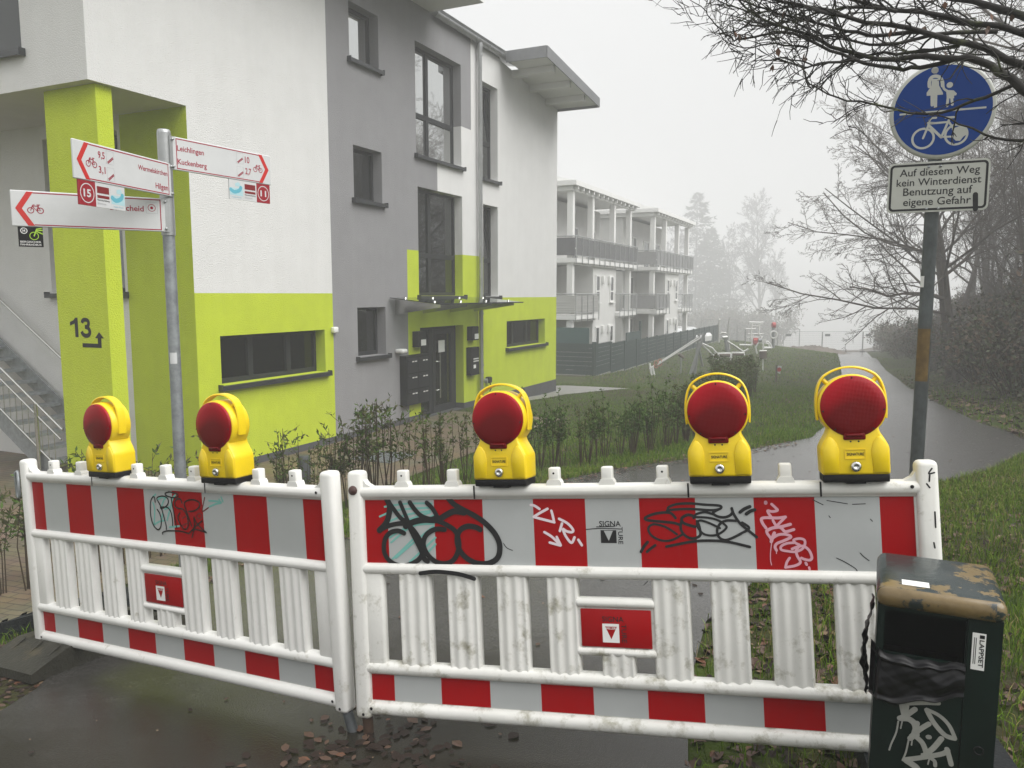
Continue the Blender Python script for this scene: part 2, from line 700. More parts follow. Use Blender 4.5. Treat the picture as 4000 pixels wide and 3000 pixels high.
# reddish bare earth round the building site behind the fence
m_earth = mat('site_earth', (.115, .092, .074), .95, var=.3, vscale=.5, bump=.8, bscale=3, bdist=.2)
sheet([(24, 77.5), (27, 74.8), (31.0, 76.2), (34.5, 76.4), (48, 78), (70, 110), (36, 110), (26, 95)], .03, 2., 'bare_earth', m_earth)

# ------------------------------------------------------------------ the house
HM = frame(CORNER, d1, -n1)          # local x along the facade, y inwards, z up
house = thing('residential_building', 'white, grey and lime green three storey house with the number 13 on its green pillar', 'building', HM)
YW = .24                              # depth of the window recess


def fac_color(s, z):
    if s < 4.78:
        return 0 if z > 1.72 else 1
    if s < 7.33:
        return 2
    if z < 1.62 or (z < 2.65 and s < 10.865):
        return 1
    if s > 10.25:
        return 0
    if z > 5.65 or s < 7.78 or (s < 8.63):
        return 2
    return 0


OPEN = dict(big=(2.01, 4.53, .29, 1.06), up=(5.46, 6.41, 6.08, 7.11), mid=(5.51, 6.45, 3.51, 4.52), low=(5.53, 6.49, .475, 1.445),
            w2=(7.75, 9.76, 4.69, 7.04), w1=(7.79, 9.78, 1.67, 4.02), n2=(10.85, 11.71, 4.6, 6.94), n1=(10.87, 11.71, 1.65, 3.96),
            small=(12.24, 14.92, .235, .975), door=(7.81, 9.80, -1.08, .965))


def wall_mesh(mb, sb, zb, opens, color, place, depth):
    sb, zb = sorted(set(sb)), sorted(set(zb))
    for i in range(len(sb) - 1):
        for j in range(len(zb) - 1):
            s, z = (sb[i] + sb[i + 1]) / 2, (zb[j] + zb[j + 1]) / 2
            if any(o[0] < s < o[1] and o[2] < z < o[3] for o in opens):
                continue
            c = color(s, z)
            if c is None:
                continue
            mb.add([place(a, 0, b_) for a, b_ in ((sb[i], zb[j]), (sb[i + 1], zb[j]), (sb[i + 1], zb[j + 1]), (sb[i], zb[j + 1]))], [(0, 1, 2, 3)], c)
    for o in opens:
        for j in range(len(zb) - 1):
            if zb[j] >= o[2] - 1e-6 and zb[j + 1] <= o[3] + 1e-6:
                zc = (zb[j] + zb[j + 1]) / 2
                for x, dx in ((o[0], -.02), (o[1], .02)):
                    mb.add([place(x, 0, zb[j]), place(x, depth, zb[j]), place(x, depth, zb[j + 1]), place(x, 0, zb[j + 1])], [(0, 1, 2, 3)], color(x + dx, zc) or 0)
        for i in range(len(sb) - 1):
            if sb[i] >= o[0] - 1e-6 and sb[i + 1] <= o[1] + 1e-6:
                sc = (sb[i] + sb[i + 1]) / 2
                for z, dz in ((o[2], -.02), (o[3], .02)):
                    mb.add([place(sb[i], 0, z), place(sb[i], depth, z), place(sb[i + 1], depth, z), place(sb[i + 1], 0, z)], [(0, 1, 2, 3)], color(sc, z + dz) or 0)


mb = MB()
opens = list(OPEN.values())
sb = [0, 1.55, 4.78, 7.33, 7.78, 8.63, 9.8, 10.25, 10.865, 11.72, 15.83] + [o[k] for o in opens for k in (0, 1)]
zb = [-1.7, -.956, 1.62, 1.72, 2.65, 4.4, 5.65, 7.25, 7.85] + [o[k] for o in opens for k in (2, 3)]


def fcol(s, z):
    if s < 1.55 and z < 4.4:
        return None
    if s > 11.83 and z > 7.25:
        return None
    if z < -.956:
        return 3
    return fac_color(s, z)


wall_mesh(mb, sb + [11.83], zb, opens, fcol, lambda a, d, z: (a, d, z), YW)
mb.add([(11.83, 0, 7.25), (15.83, 0, 7.25), (15.83, 0, 7.27), (11.83, 0, 7.7)], [(0, 1, 2, 3)], 0)
# gable end facing left, above the open corner
LW = (1.24, 3.0, 4.9, 6.7)
wall_mesh(mb, [0, 9.5, LW[0], LW[1]], [4.4, 7.85, LW[2], LW[3]], [LW], lambda s, z: 0, lambda a, d, z: (d, a, z), YW)
# recessed ground floor wall
GW = (1.46, 3.2, 1.72, 4.18)
wall_mesh(mb, [0, 1.40, 9.5, GW[0], GW[1]], [-1.3, 1.7, 4.4, GW[2], GW[3]], [GW], lambda s, z: 1 if s < 1.40 else 0, lambda a, d, z: (1.55 + d, a, z), YW)
# far gable, back, soffit, ceilings
mb.add([(15.83, 0, -1.3), (15.83, 9.5, -1.3), (15.83, 9.5, 7.27), (15.83, 0, 7.27)], [(0, 1, 2, 3)], 0)
mb.add([(0, 9.5, -1.3), (15.83, 9.5, -1.3), (15.83, 9.5, 7.6), (0, 9.5, 7.6)], [(0, 1, 2, 3)], 0)
mb.add([(0, 0, 4.4), (1.55, 0, 4.4), (1.55, 9.5, 4.4), (0, 9.5, 4.4)], [(0, 1, 2, 3)], 0)
mb.build('wall', [m_white, m_green, m_grey, m_plinth], house)
mb = MB()
for x0, x1, z0, z1 in ((1.85, 15.6, -1.0, 1.5), (1.85, 15.6, 1.55, 4.3), (.3, 15.6, 4.5, 7.2)):
    mb.box((x0, .32, z0), (x1, 4.5, z1), skip=(2,))
mb.build('room', m_room, house)
mb = MB()
for s0, s1 in ((1.55, 7.81), (9.80, 15.83)):
    mb.box((s0, -.012, -1.7), (s1, -.002, -.955 - .005 * (s0 > 9)))
mb.box((9.79, -.002, -1.35), (9.803, YW - .03, -.96))
mb.build('plinth', m_plinth, house)
mb = MB().box((.16, .08, -1.35), (.40, 1.09, 4.398))
pil = mb.build('pillar', m_green, house)
mb = MB()
T13 = Matrix(((0, -1, 0, .158), (-1, 0, 0, 0), (0, 0, 1, 0), (0, 0, 0, 1)))
TT = lambda x, z: (x, z)
MNUM = frame((.157, 0, 0), (0, -1, 0), (1, 0, 0))
mb.poly([(-.755, 1.12), (-.69, 1.12), (-.69, 1.385), (-.74, 1.385), (-.775, 1.35), (-.85, 1.325), (-.85, 1.275), (-.755, 1.305)], 0, T=MNUM)
mb.stroke([(-.605, 1.315), (-.585, 1.35), (-.535, 1.36), (-.485, 1.345), (-.475, 1.305), (-.50, 1.27), (-.55, 1.26)], .054, 0, T=MNUM, caps=False)
mb.stroke([(-.55, 1.262), (-.49, 1.25), (-.458, 1.205), (-.475, 1.16), (-.535, 1.142), (-.595, 1.16), (-.62, 1.20)], .056, -.0001, T=MNUM, caps=False)
mb.poly([(-.62, .985), (-.24, .985), (-.24, 1.115), (-.19, 1.115), (-.275, 1.20), (-.36, 1.115), (-.31, 1.115), (-.31, 1.04), (-.62, 1.04)], 0, T=MNUM)
mb.build('house_number', m_black, pil)


def window(o, cols=(), rows=(), name='window', place=None, sillz=True, glass=None, fw=.06, tilt=None, jointed=None):
    """frame, pane and sill of one window in an opening (s0,s1,z0,z1)"""
    place = place or Matrix.Identity(4)
    s0, s1, z0, z1 = o
    y0, y1 = YW - .03, YW + .05
    e = .003
    mb = MB()
    zf = z0 + .0
    mb.box((s0 + e, y0, zf + e), (s0 + fw, y1, z1 - e), T=place)
    mb.box((s1 - fw, y0, zf + e), (s1 - e, y1, z1 - e), T=place)
    mb.box((s0 + fw, y0, z1 - fw), (s1 - fw, y1, z1 - e), T=place)
    mb.box((s0 + fw, y0, zf + e), (s1 - fw, y1, zf + fw + .02), T=place)
    xs = [s0 + (s1 - s0) * c for c in cols]
    zs = [z0 + (z1 - z0) * r for r in rows]
    for x in xs:
        mb.box((x - .055, y0 - .006, zf + fw + .02), (x + .055, y1, z1 - fw), T=place)
    xe = [s0 + fw] + [c for x in xs for c in (x - .055, x + .055)] + [s1 - fw]
    for z in zs:
        for i in range(0, len(xe), 2):
            mb.box((xe[i], y0 - .003, z - .055), (xe[i + 1], y1, z + .055), T=place)
    fo = mb.build(name, m_frame, house)
    g = MB()
    if tilt:
        zt = zs[0] + .055
        g.box((s0 + fw, y0 + .03, zf + fw), (s1 - fw, y0 + .035, zt - .1), T=place)
        TT_ = place @ Matrix.Translation((0, y0 + .03, zt)) @ Matrix.Rotation(R(-5), 4, 'X')
        g.box((s0 + fw + .03, 0, 0), (s1 - fw - .03, .006, z1 - fw - zt), T=TT_)
        h = MB()
        for a, b_ in ((s0 + fw, s0 + fw + .05), (s1 - fw - .05, s1 - fw)):
            h.box((a, -.01, 0), (b_, .04, z1 - fw - zt), T=TT_)
        h.build('tilted_sash', m_frame, fo)
    else:
        g.box((s0 + fw, y0 + .03, zf + fw), (s1 - fw, y0 + .036, z1 - fw), T=place)
    g.build('pane', glass or m_glass, fo)
    if sillz:
        k = MB()
        k.box((s0 - .06, -.09, z0 - .03), (s1 + .06, YW - .034, z0 - .004), T=place)
        k.box((s0 - .06, -.092, z0 - .075), (s1 + .06, -.078, z0 - .0305), T=place)
        k.box((s0 - .075, -.095, z0 - .078), (s0 - .0605, YW - .04, z0 + .02), T=place)
        k.box((s1 + .0605, -.095, z0 - .078), (s1 + .075, YW - .04, z0 + .02), T=place)
        k.build('sill', m_sill, fo)
    return fo


window(OPEN['big'], cols=(.335, .70), glass=m_glass_see)
for k in ('up', 'mid', 'low'):
    window(OPEN[k], glass=m_glass_coat if k == 'up' else None)
window(OPEN['w2'], cols=(.40,), rows=(.385,), glass=m_glass_coat)
window(OPEN['w1'], cols=(.40,), rows=(.385,))
window(OPEN['n2'], rows=(.40,), tilt=1)
window(OPEN['n1'], rows=(.40,), tilt=1)
window(OPEN['small'], cols=(.30, .66), glass=m_glass_see)
window(LW, glass=m_glass_dim, place=Matrix(((0, 1, 0, 0), (1, 0, 0, 0), (0, 0, 1, 0), (0, 0, 0, 1))))
window(GW, cols=(.5,), rows=(.82,), place=Matrix(((0, 1, 0, 1.55), (1, 0, 0, 0), (0, 0, 1, 0), (0, 0, 0, 1))))
# entrance door
s0, s1, z0, z1 = OPEN['door']
y0, y1 = YW - .02, YW + .06
mb = MB()
dl, dr = s0 + .78, s1
for a, b_ in ((s0 + .003, s0 + .07), (dl - .05, dl + .09), (s1 - .12, s1 - .003)):
    mb.box((a, y0, z0), (b_, y1, z1 - .003))
for a, b_ in ((s0 + .07, dl - .05), (dl + .09, s1 - .12)):
    mb.box((a, y0, z1 - .08), (b_, y1, z1 - .003))
mb.box((s0 + .07, y0, z0), (dl - .05, y1, z0 + .06))
door = mb.build('entrance_door', m_frame, house)
mb = MB()
for a, b_ in ((dl + .095, dl + .22), (s1 - .25, s1 - .125)):
    mb.box((a, y0 - .015, z0 + .01), (b_, y1 - .01, z1 - .085))
for a, b_ in ((z0 + .01, z0 + .16), (z1 - .2, z1 - .085)):
    mb.box((dl + .22, y0 - .015, a), (s1 - .25, y1 - .01, b_))
mb.build('door_leaf', m_frame, door)
mb = MB()
mb.box((s0 + .07, y0 + .03, z0 + .06), (dl - .05, y0 + .036, z1 - .08))
mb.box((dl + .22, y0 + .02, z0 + .16), (s1 - .25, y0 + .026, z1 - .2))
mb.build('pane', m_glass_see, door)
mb = MB()
hx = dl + .30
mb.tube([(hx, y0 - .09, z0 + .35), (hx, y0 - .09, z0 + 1.42)], .017)
for z in (z0 + .55, z0 + 1.22):
    mb.tube([(hx - .14, y0 - .016, z), (hx - .14, y0 - .09, z), (hx, y0 - .09, z)], .011)
mb.build('door_handle', m_steel, door)
mb = MB().box((hx + .05, y0 - .02, z0 + 1.42), (hx + .34, y0 - .016, z0 + 1.70))
mb.build('notice', m_whitep, door)
# canopy of glass over the entrance
m_cglass = glass_mat('canopy_glass', tint=(.05, .07, .06), ior=1.6, see=.85, grough=.03)
mb = MB()
mb.add([(6.6, -.04, 1.62), (10.62, -.04, 1.62), (10.62, -1.22, 1.50), (6.6, -1.22, 1.50), (6.6, -.04, 1.636), (10.62, -.04, 1.636), (10.62, -1.22, 1.516), (6.6, -1.22, 1.516)],
       [(0, 1, 2, 3), (7, 6, 5, 4), (0, 4, 5, 1), (1, 5, 6, 2), (2, 6, 7, 3), (3, 7, 4, 0)])
can = mb.build('canopy', m_cglass, house)
for x in (6.85, 7.95, 9.15, 10.35):
    mb = MB().prism([(-.005, 1.28), (-.005, 1.60), (-1.1, 1.488), (-1.1, 1.44), (-.02, 1.28)], x - .012, x + .012, plane='yz')
    for y in (-.25, -.95):
        mb.lathe([(.0, .045), (.03, .04), (.03, -.01)], 12, T=Matrix.Translation((x, y, 1.62 + y * .1)))
    mb.build('bracket', m_steel, can)
mb = MB().box((6.6, -1.235, 1.494), (10.62, -1.221, 1.522))
mb.build('edge_strip', m_frame, can)
# letter boxes, intercom, lamps, sensors
mb = MB().box((6.98, -.17, -.66), (7.90, -.002, .40))
ml = mb.build('letterbox_unit', m_black, house)
for i in range(3):
    for j in range(2):
        x, z = 7.01 + j * .44, .36 - i * .345
        mb = MB().box((x, -.179, z - .33), (x + .42, -.171, z - .015))
        mb.box((x + .03, -.192, z - .075), (x + .40, -.1795, z - .05))
        fl_ = mb.build('flap', mat('letterbox_flap', (.013, .014, .016), .4, spec=.3), ml)
        mb = MB()
        mb.box((x + .18, -.184, z - .068 - .035), (x + .26, -.1795, z - .041 - .035))
        mb.box((x + .29, -.184, z - .068 - .035), (x + .37, -.1795, z - .041 - .035))
        mb.build('name_plate', m_whitep, fl_)
mb = MB().box((9.93, -.14, -.29), (10.36, -.002, .40))
ic = mb.build('intercom', m_black, house)
mb = MB()
for i in range(2):
    for j in range(4):
        mb.box((10.05 + j * .07, -.146, .10 - i * .06), (10.10 + j * .07, -.1405, .13 - i * .06))
mb.box((10.05, -.146, -.12), (10.17, -.1405, -.03))
mb.build('bell_button', m_whitep, ic)
for x, z in ((7.49, .56), (9.98, .575)):
    mb = MB().box((x, -.16, z), (x + .32, -.002, z + .34))
    lo = mb.build('wall_lamp', m_black, house)
    MB().box((x + .10, -.166, z + .03), (x + .30, -.161, z + .16)).build('lamp_glass', m_whitep, lo)
MB().rbox((4.70, -.09, .99), (4.83, -.002, 1.10), .02).build('motion_sensor', m_whitep, house)
MB().rbox((6.80, -.2, .47), (7.0, -.002, .56), .03).build('motion_sensor', m_whitep, house)
mb = MB().rbox((10.93, -.14, -.58), (11.1, -.002, -.42), .03)
mb.tube([(11.02, -.1, -.57), (11.06, -.13, -.7), (11.0, -.1, -.8)], .015)
mb.build('outdoor_socket', m_black, house)
# roof pieces
mb = MB()
mb.prism([(11.83, 7.69), (15.84, 7.29), (15.84, 7.47), (11.83, 7.87)], -1.31, -.2)
mb.prism([(13.2, 7.555), (15.84, 7.29), (15.84, 7.47), (13.2, 7.735)], -.2, 9.5)
ro = mb.build('roof', m_soffit, house)
mb = MB()
mb.prism([(11.82, 7.60), (15.86, 7.22), (15.86, 7.48), (11.82, 7.88)], -1.34, -1.312)
mb.prism([(11.80, 7.60), (11.829, 7.598), (11.829, 7.878), (11.80, 7.88)], -1.311, -.2)
mb.box((15.842, -1.311, 7.215), (15.875, 9.5, 7.49))
mb.tube([(13.0, -1.1, 7.78), (13.0, -1.1, 7.86)], .012)
mb.build('fascia', mat('zinc_fascia', (.22, .225, .23), .5, metal=.5, var=.12, vscale=3), ro)
for x in (12.55, 13.7, 14.85):
    zt = 7.69 - (x - 11.83) * .1
    MB().prism([(x, zt - .17), (x + .14, zt - .184), (x + .14, zt - .016), (x, zt - .002)], -1.2, -.005).build('rafter', m_soffit, ro)
mb = MB().box((-1.2, -1.31, 7.80), (8.4, 9.5, 8.06))
mb.build('roof', m_soffit, house)
mb = MB().prism([(-.02, 7.86), (9.5, 9.3), (9.5, 9.5), (-.12, 7.93)], 8.405, 13.19, plane='yz')
mb.build('roof', m_zinc, house)
mb = MB()
n = 10
arc = [(-.11 + .085 * math.cos(R(180 + 180 * k / n)), 7.80 + .085 * math.sin(R(180 + 180 * k / n))) for k in range(n + 1)]
arc2 = [(-.11 + .079 * math.cos(R(360 - 180 * k / n)), 7.80 + .079 * math.sin(R(360 - 180 * k / n))) for k in range(n + 1)]
mb.prism(arc + arc2, 8.43, 13.15, plane='yz')
mb.prism(arc, 8.42, 8.43, plane='yz')
mb.prism(arc, 13.15, 13.16, plane='yz')
for k in range(7):
    x = 8.9 + k * .68
    mb.tube([(x, -.11 + .088 * math.cos(R(180 + 180 * j / n)), 7.80 + .088 * math.sin(R(180 + 180 * j / n))) for j in range(n + 1)], .012, 6)
mb.build('gutter', m_zinc, house)
mb = MB()
mb.tube([(10.52, -.11, 7.73), (10.52, -.11, 7.6), (10.53, -.10, 7.5), (10.56, -.10, -1.2)], [.075, .07, .052, .052], 14)
for z in (7.45, 5.05, 2.9, 1.2, -.1, -.3):
    mb.tube([(10.56, -.10, z), (10.56, -.10, z + .05)], .062, 14)
mb.tube([(10.60, -.16, -.48), (10.62, -.24, -.48)], .06, 12)
mb.build('downpipe', m_zinc, house)
# things on the inside window ledge
for x, w, h, c in ((3.98, .10, .16, (.55, .7, .6)), (4.10, .10, .16, (.1, .42, .36)), (4.21, .10, .16, (.6, .7, .62)), (4.0, .1, .30, (.1, .40, .42)), (3.33, .22, .07, (.55, .45, .3)), (3.0, .14, .06, (.6, .6, .55)), (2.1, .08, .13, (.5, .62, .6))):
    z = .36 if h < .2 else .521
    o = MB().rbox((x - w / 2, .36, z), (x + w / 2, .5, z + min(h, .16)), .004).build('carton', mat('carton_%02d' % int(x * 50), c, .6), M=HM)
    tag(o, {3.98: 'pale green carton at the left end of the row in the long ground floor window', 4.10: 'dark green carton standing between two pale ones in the long ground floor window', 4.21: 'pale green carton at the right end of the row in the long ground floor window', 4.0: 'teal carton stacked on top of the others in the long ground floor window', 3.33: 'flat brown carton lying behind the middle pane of the long window', 3.0: 'flat white carton behind the middle pane of the long window', 2.1: 'pale carton at the far left behind the long ground floor window'}[x], 'box', 'cartons on the window ledge')
for k in range(5):
    x = 2.2 + k * .075
    o = MB().lathe([(.0, .0), (.028, 0), (.028, .07), (.014, .09), (.014, .11), (0, .11)], 12, T=Matrix.Translation((x, .42, .36))).build('bottle', m_whitep, M=HM)
    tag(o, 'small white bottle in the row behind the left pane of the long window', 'bottle', 'white bottles on the window ledge')

# ------------------------------------------------------------------ outdoor staircase
stm = thing('outdoor_staircase', 'grey steel staircase with stainless handrails climbing beside the green pillar', 'staircase', HM)
A = math.atan(.635)
zl = lambda t: -1.09 + .635 * (t - 1.45)
for x in (.42, 1.44):
    mb = MB().prism([(1.35, zl(1.35) - .12), (1.6, zl(1.6) - .24), (7.5, zl(7.5) - .24), (7.5, zl(7.5) + .09), (1.35, zl(1.35) + .09)], x, x + .03, plane='yz')
    mb.build('stringer', m_galv, stm)
for k in range(19):
    t = 1.62 + k * .28
    MB().box((.455, t - .02, zl(t) - .03), (1.435, t + .25, zl(t) + .012)).build('step', m_galv, stm)
mb = MB()
mb.tube([(.40, 1.5, zl(1.5) + .80), (.40, 7.5, zl(7.5) + .80)], .021, 10)
mb.tube([(1.40, 1.5, zl(1.5) + .86), (1.40, 7.5, zl(7.5) + .86)], .021, 10)
mb.build('handrail', m_steel, stm)
mb = MB()
mb.tube([(.40, 1.55, zl(1.55) + .62), (.40, 7.5, zl(7.5) + .62)], .015, 8)
mb.tube([(.40, 1.55, zl(1.55) + .12), (.40, 7.5, zl(7.5) + .12)], .015, 8)
for k in range(40):
    t = 1.7 + k * .14
    mb.tube([(.40, t, zl(t) + .12), (.40, t, zl(t) + .62)], .006, 5)
mb.build('railing', m_steel, stm)
for t in (2.05, 4.3, 6.5):
    MB().tube([(.385, t, max(PAD, zl(t) - .3)), (.385, t, zl(t) + .80)], .03, 10).build('post', m_steel, stm)

# ------------------------------------------------------------------ apartment blocks behind
m_bw = mat('block_render', (.62, .62, .60), .9, var=.05, vscale=.8)
m_bwh = mat('block_white', (.75, .75, .73), .6)
m_screen = mat('balcony_screen', (.11, .11, .115), .8, var=.1, vscale=8)
m_screen2 = mat('balcony_screen_striped', (.42, .42, .40), .8, var=.35, vscale=3, stretch=(.1, .1, 9))
m_bglass = glass_mat('block_glass', tint=(.05, .052, .055), ior=1.6)
B0 = Vector((2.86, 37.5, -2.05))
BM = frame(B0, d1, -n1)
blk = thing('apartment_block', 'white three storey apartment block with columned balconies right behind the corner of the green house', 'building', BM, 'apartment blocks behind the fence')
mb = MB()
# upper floor back wall, lower body, ends
mb.box((-.05, 2.0, 5.3), (9.8, 9, 8.55))
mb.box((2.95, 0, -.6), (6.75, 9, 5.2))
mb.box((-.05, 2.0, -.6), (2.949, 9, 5.2))
mb.box((6.751, 2.0, -.6), (9.8, 9, 5.2))
mb.build('wall', m_bw, blk)
mb = MB()
mb.box((-.5, -.35, 8.78), (10.2, 9.5, 9.0))
mb.box((-.3, -.1, 8.56), (9.9, .06, 8.775))
mb.box((-.3, .061, 8.56), (-.12, 9.2, 8.775))
mb.prism([(-.3, 9.0), (9.5, 9.0), (5, 10.2), (4.2, 10.2)], 0, 9.8, plane='yz')
rf = mb.build('roof', m_bwh, blk)
for k in range(14):
    MB().box((-.1 + k * .74, -.3, 8.62), (.02 + k * .74, -.11, 8.775)).build('rafter', m_bwh, rf)
for i in range(3):
    z0, z1 = ((-.6, 2.5), (2.82, 5.2), (5.46, 8.555))[i]
    for x in ((0, 9.3) if i < 2 else (0, 2.8, 6.3, 9.3)):
        MB().box((x - .14, -.05, z0), (x + .14, .23, z1)).build('column', m_bwh, blk)


def balcony(x0, x1, z, scr, y0=-.25):
    mb = MB().box((x0, y0, z - .2), (x1, 1.99, z))
    mb.box((x0 + .05, y0 + .12, z - .3), (x1 - .05, y0 + .3, z - .201))
    bo = mb.build('balcony', m_bwh, blk)
    mb = MB()
    mb.tube([(x0, y0 - .03, z + 1.02), (x1, y0 - .03, z + 1.02)], .03, 6)
    mb.tube([(x0, y0 - .03, z + 1.02), (x0, 1.9, z + 1.02)], .03, 6)
    mb.tube([(x0, y0 - .03, z + .12), (x1, y0 - .03, z + .12)], .02, 6)
    n = max(2, int((x1 - x0) / .8))
    for k in range(n + 1):
        x = x0 + (x1 - x0) * k / n
        mb.tube([(x, y0 - .04, z - .28), (x, y0 - .04, z + 1.02)], .022, 6)
    for k in range(int((x1 - x0) / .13)):
        x = x0 + .06 + k * .13
        mb.tube([(x, y0 - .03, z + .12), (x, y0 - .03, z + 1.02)], .007, 4, caps=False)
    mb.build('railing', m_zinc, bo)
    if scr:
        mb = MB()
        mb.box((x0 + .03, y0 - .015, z + .14), (x1 - .03, y0 - .005, z + .95))
        mb.box((x0 - .005, y0 + .02, z + .14), (x0 + .005, 1.9, z + .95))
        mb.build('privacy_screen', scr, bo)


balcony(-.25, 9.9, 5.45, m_screen)
balcony(-.25, 3.1, 2.75, m_screen2)
balcony(6.65, 9.9, 2.75, None)


def bwin(x0, x1, z0, z1, y):
    mb = MB()
    for a, b_, c, d in ((x0, x0 + .08, z0, z1), (x1 - .08, x1, z0, z1), (x0 + .08, x1 - .08, z1 - .08, z1), (x0 + .08, x1 - .08, z0, z0 + .08), (x0 + .08, x1 - .08, z0 + (z1 - z0) * .38, z0 + (z1 - z0) * .38 + .07)):
        mb.box((a, y - .05, c), (b_, y + .02, d))
    mb.box((x0 - .06, y - .12, z0 - .06), (x1 + .06, y - .001, z0 - .002))
    w = mb.build('window', m_bwh, blk)
    MB().box((x0 + .08, y - .02, z0 + .08), (x1 - .08, y - .012, z1 - .08)).build('pane', m_bglass, w)


for x, z0, z1 in ((3.35, 3.35, 4.75), (5.65, 3.35, 4.75), (3.35, .35, 2.1), (5.65, .6, 2.1)):
    bwin(x, x + .62, z0, z1, -.002)
for x0, x1, z0, z1 in ((.5, 1.3, 5.5, 7.5), (2.0, 2.9, 5.5, 7.5), (4.6, 6.0, 5.5, 7.4), (7.4, 8.9, 5.5, 7.4), (.9, 2.3, 3.0, 4.9), (7.2, 8.8, 2.85, 4.9), (.9, 2.3, .1, 2.2), (7.2, 8.8, .1, 2.2)):
    bwin(x0, x1, z0, z1, 1.998)
for x in (4.3, 5.35):
    for z in (1.7, 4.3):
        MB().rbox((x, -.14, z), (x + .18, -.001, z + .42), .02).build('wall_lamp', m_bwh, blk)
index_children()
b2 = copy_tree(blk)
b2.matrix_world = frame(B0 + d1 * 13.3 + n1 * .35, d1, -n1)
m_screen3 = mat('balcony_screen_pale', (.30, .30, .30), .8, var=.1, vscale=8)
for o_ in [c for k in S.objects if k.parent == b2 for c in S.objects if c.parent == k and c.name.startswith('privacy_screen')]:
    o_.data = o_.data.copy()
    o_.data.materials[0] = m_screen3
b2['label'] = 'second white balconied block, further back in the fog and half hidden by the first'

# ------------------------------------------------------------------ barriers
m_plast = mat('barrier_plastic', (.72, .715, .68), .35, var=.05, vscale=5, col2=(.25, .235, .16), c2s=12, c2t=.66, c2w=.10, bump=.05, bscale=40, spec=.35, c2grad=(.5, .13), streak=.05)  # dirt gets thicker towards the foot of the barrier
m_red = mat('sheeting_red', (.31, .002, .004), .3, var=.04, vscale=3, spec=.15)
m_sheet = mat('sheeting_white', (.385, .40, .395), .35, var=.05, vscale=4, col2=(.34, .34, .32), c2s=9, c2t=.70, c2w=.03)
m_ink = mat('spray_black', (.006, .006, .007), .35)
m_teal = mat('marker_teal', (.16, .42, .37), .5)
m_wink = mat('marker_white', (.72, .62, .66), .5)
m_pink = mat('marker_pink', (.62, .32, .38), .5)
m_dred = mat('marker_dark_red', (.12, .004, .005), .5)
m_pipe = mat('foot_pipe', (.10, .11, .115), .5, metal=.4, var=.3, vscale=20)
m_rubber = mat('recycled_rubber', (.036, .035, .026), .6, spec=.22, var=.25, vscale=8, bump=.35, bscale=70, col2=(.075, .065, .04), c2s=5, c2t=.62)
m_rubber2 = mat('recycled_rubber_dark', (.012, .014, .015), .6, spec=.2, var=.25, vscale=8, bump=.3, bscale=70)


def barrier_frame(o, yaw, rise, lean):
    ex = Vector((math.cos(yaw) * math.cos(rise), math.sin(yaw) * math.cos(rise), math.sin(rise)))
    n = ex.cross(Vector((0, 0, 1))).normalized()
    up = n.cross(ex) * math.cos(lean) + n * math.sin(lean)
    return frame(o, ex, up.cross(ex), up)


MR = barrier_frame((-.603, 2.927, .046), -.276, .079, -.117)
ML = barrier_frame((-2.48, 3.941, -.113), -.493, .077, -.026)


def loc(M, y, u, v):
    """photo pixel to x,z on the plane y of a thing's own frame"""
    n = M.to_3x3().col[1]
    p = M.inverted() @ on_plane(u, v, M @ Vector((0, y, 0)), n)
    return p.x, p.z


STR = [.063, .162, .357, .553, .75, .945, 1.14, 1.335, 1.53, 1.725, 1.925, 2.027]


m_plast2 = mat('barrier_plastic_cleaner', (.74, .735, .705), .35, var=.04, vscale=5, col2=(.36, .34, .26), c2s=14, c2t=.72, c2w=.08, bump=.05, bscale=40, spec=.35, c2grad=(.5, .10))


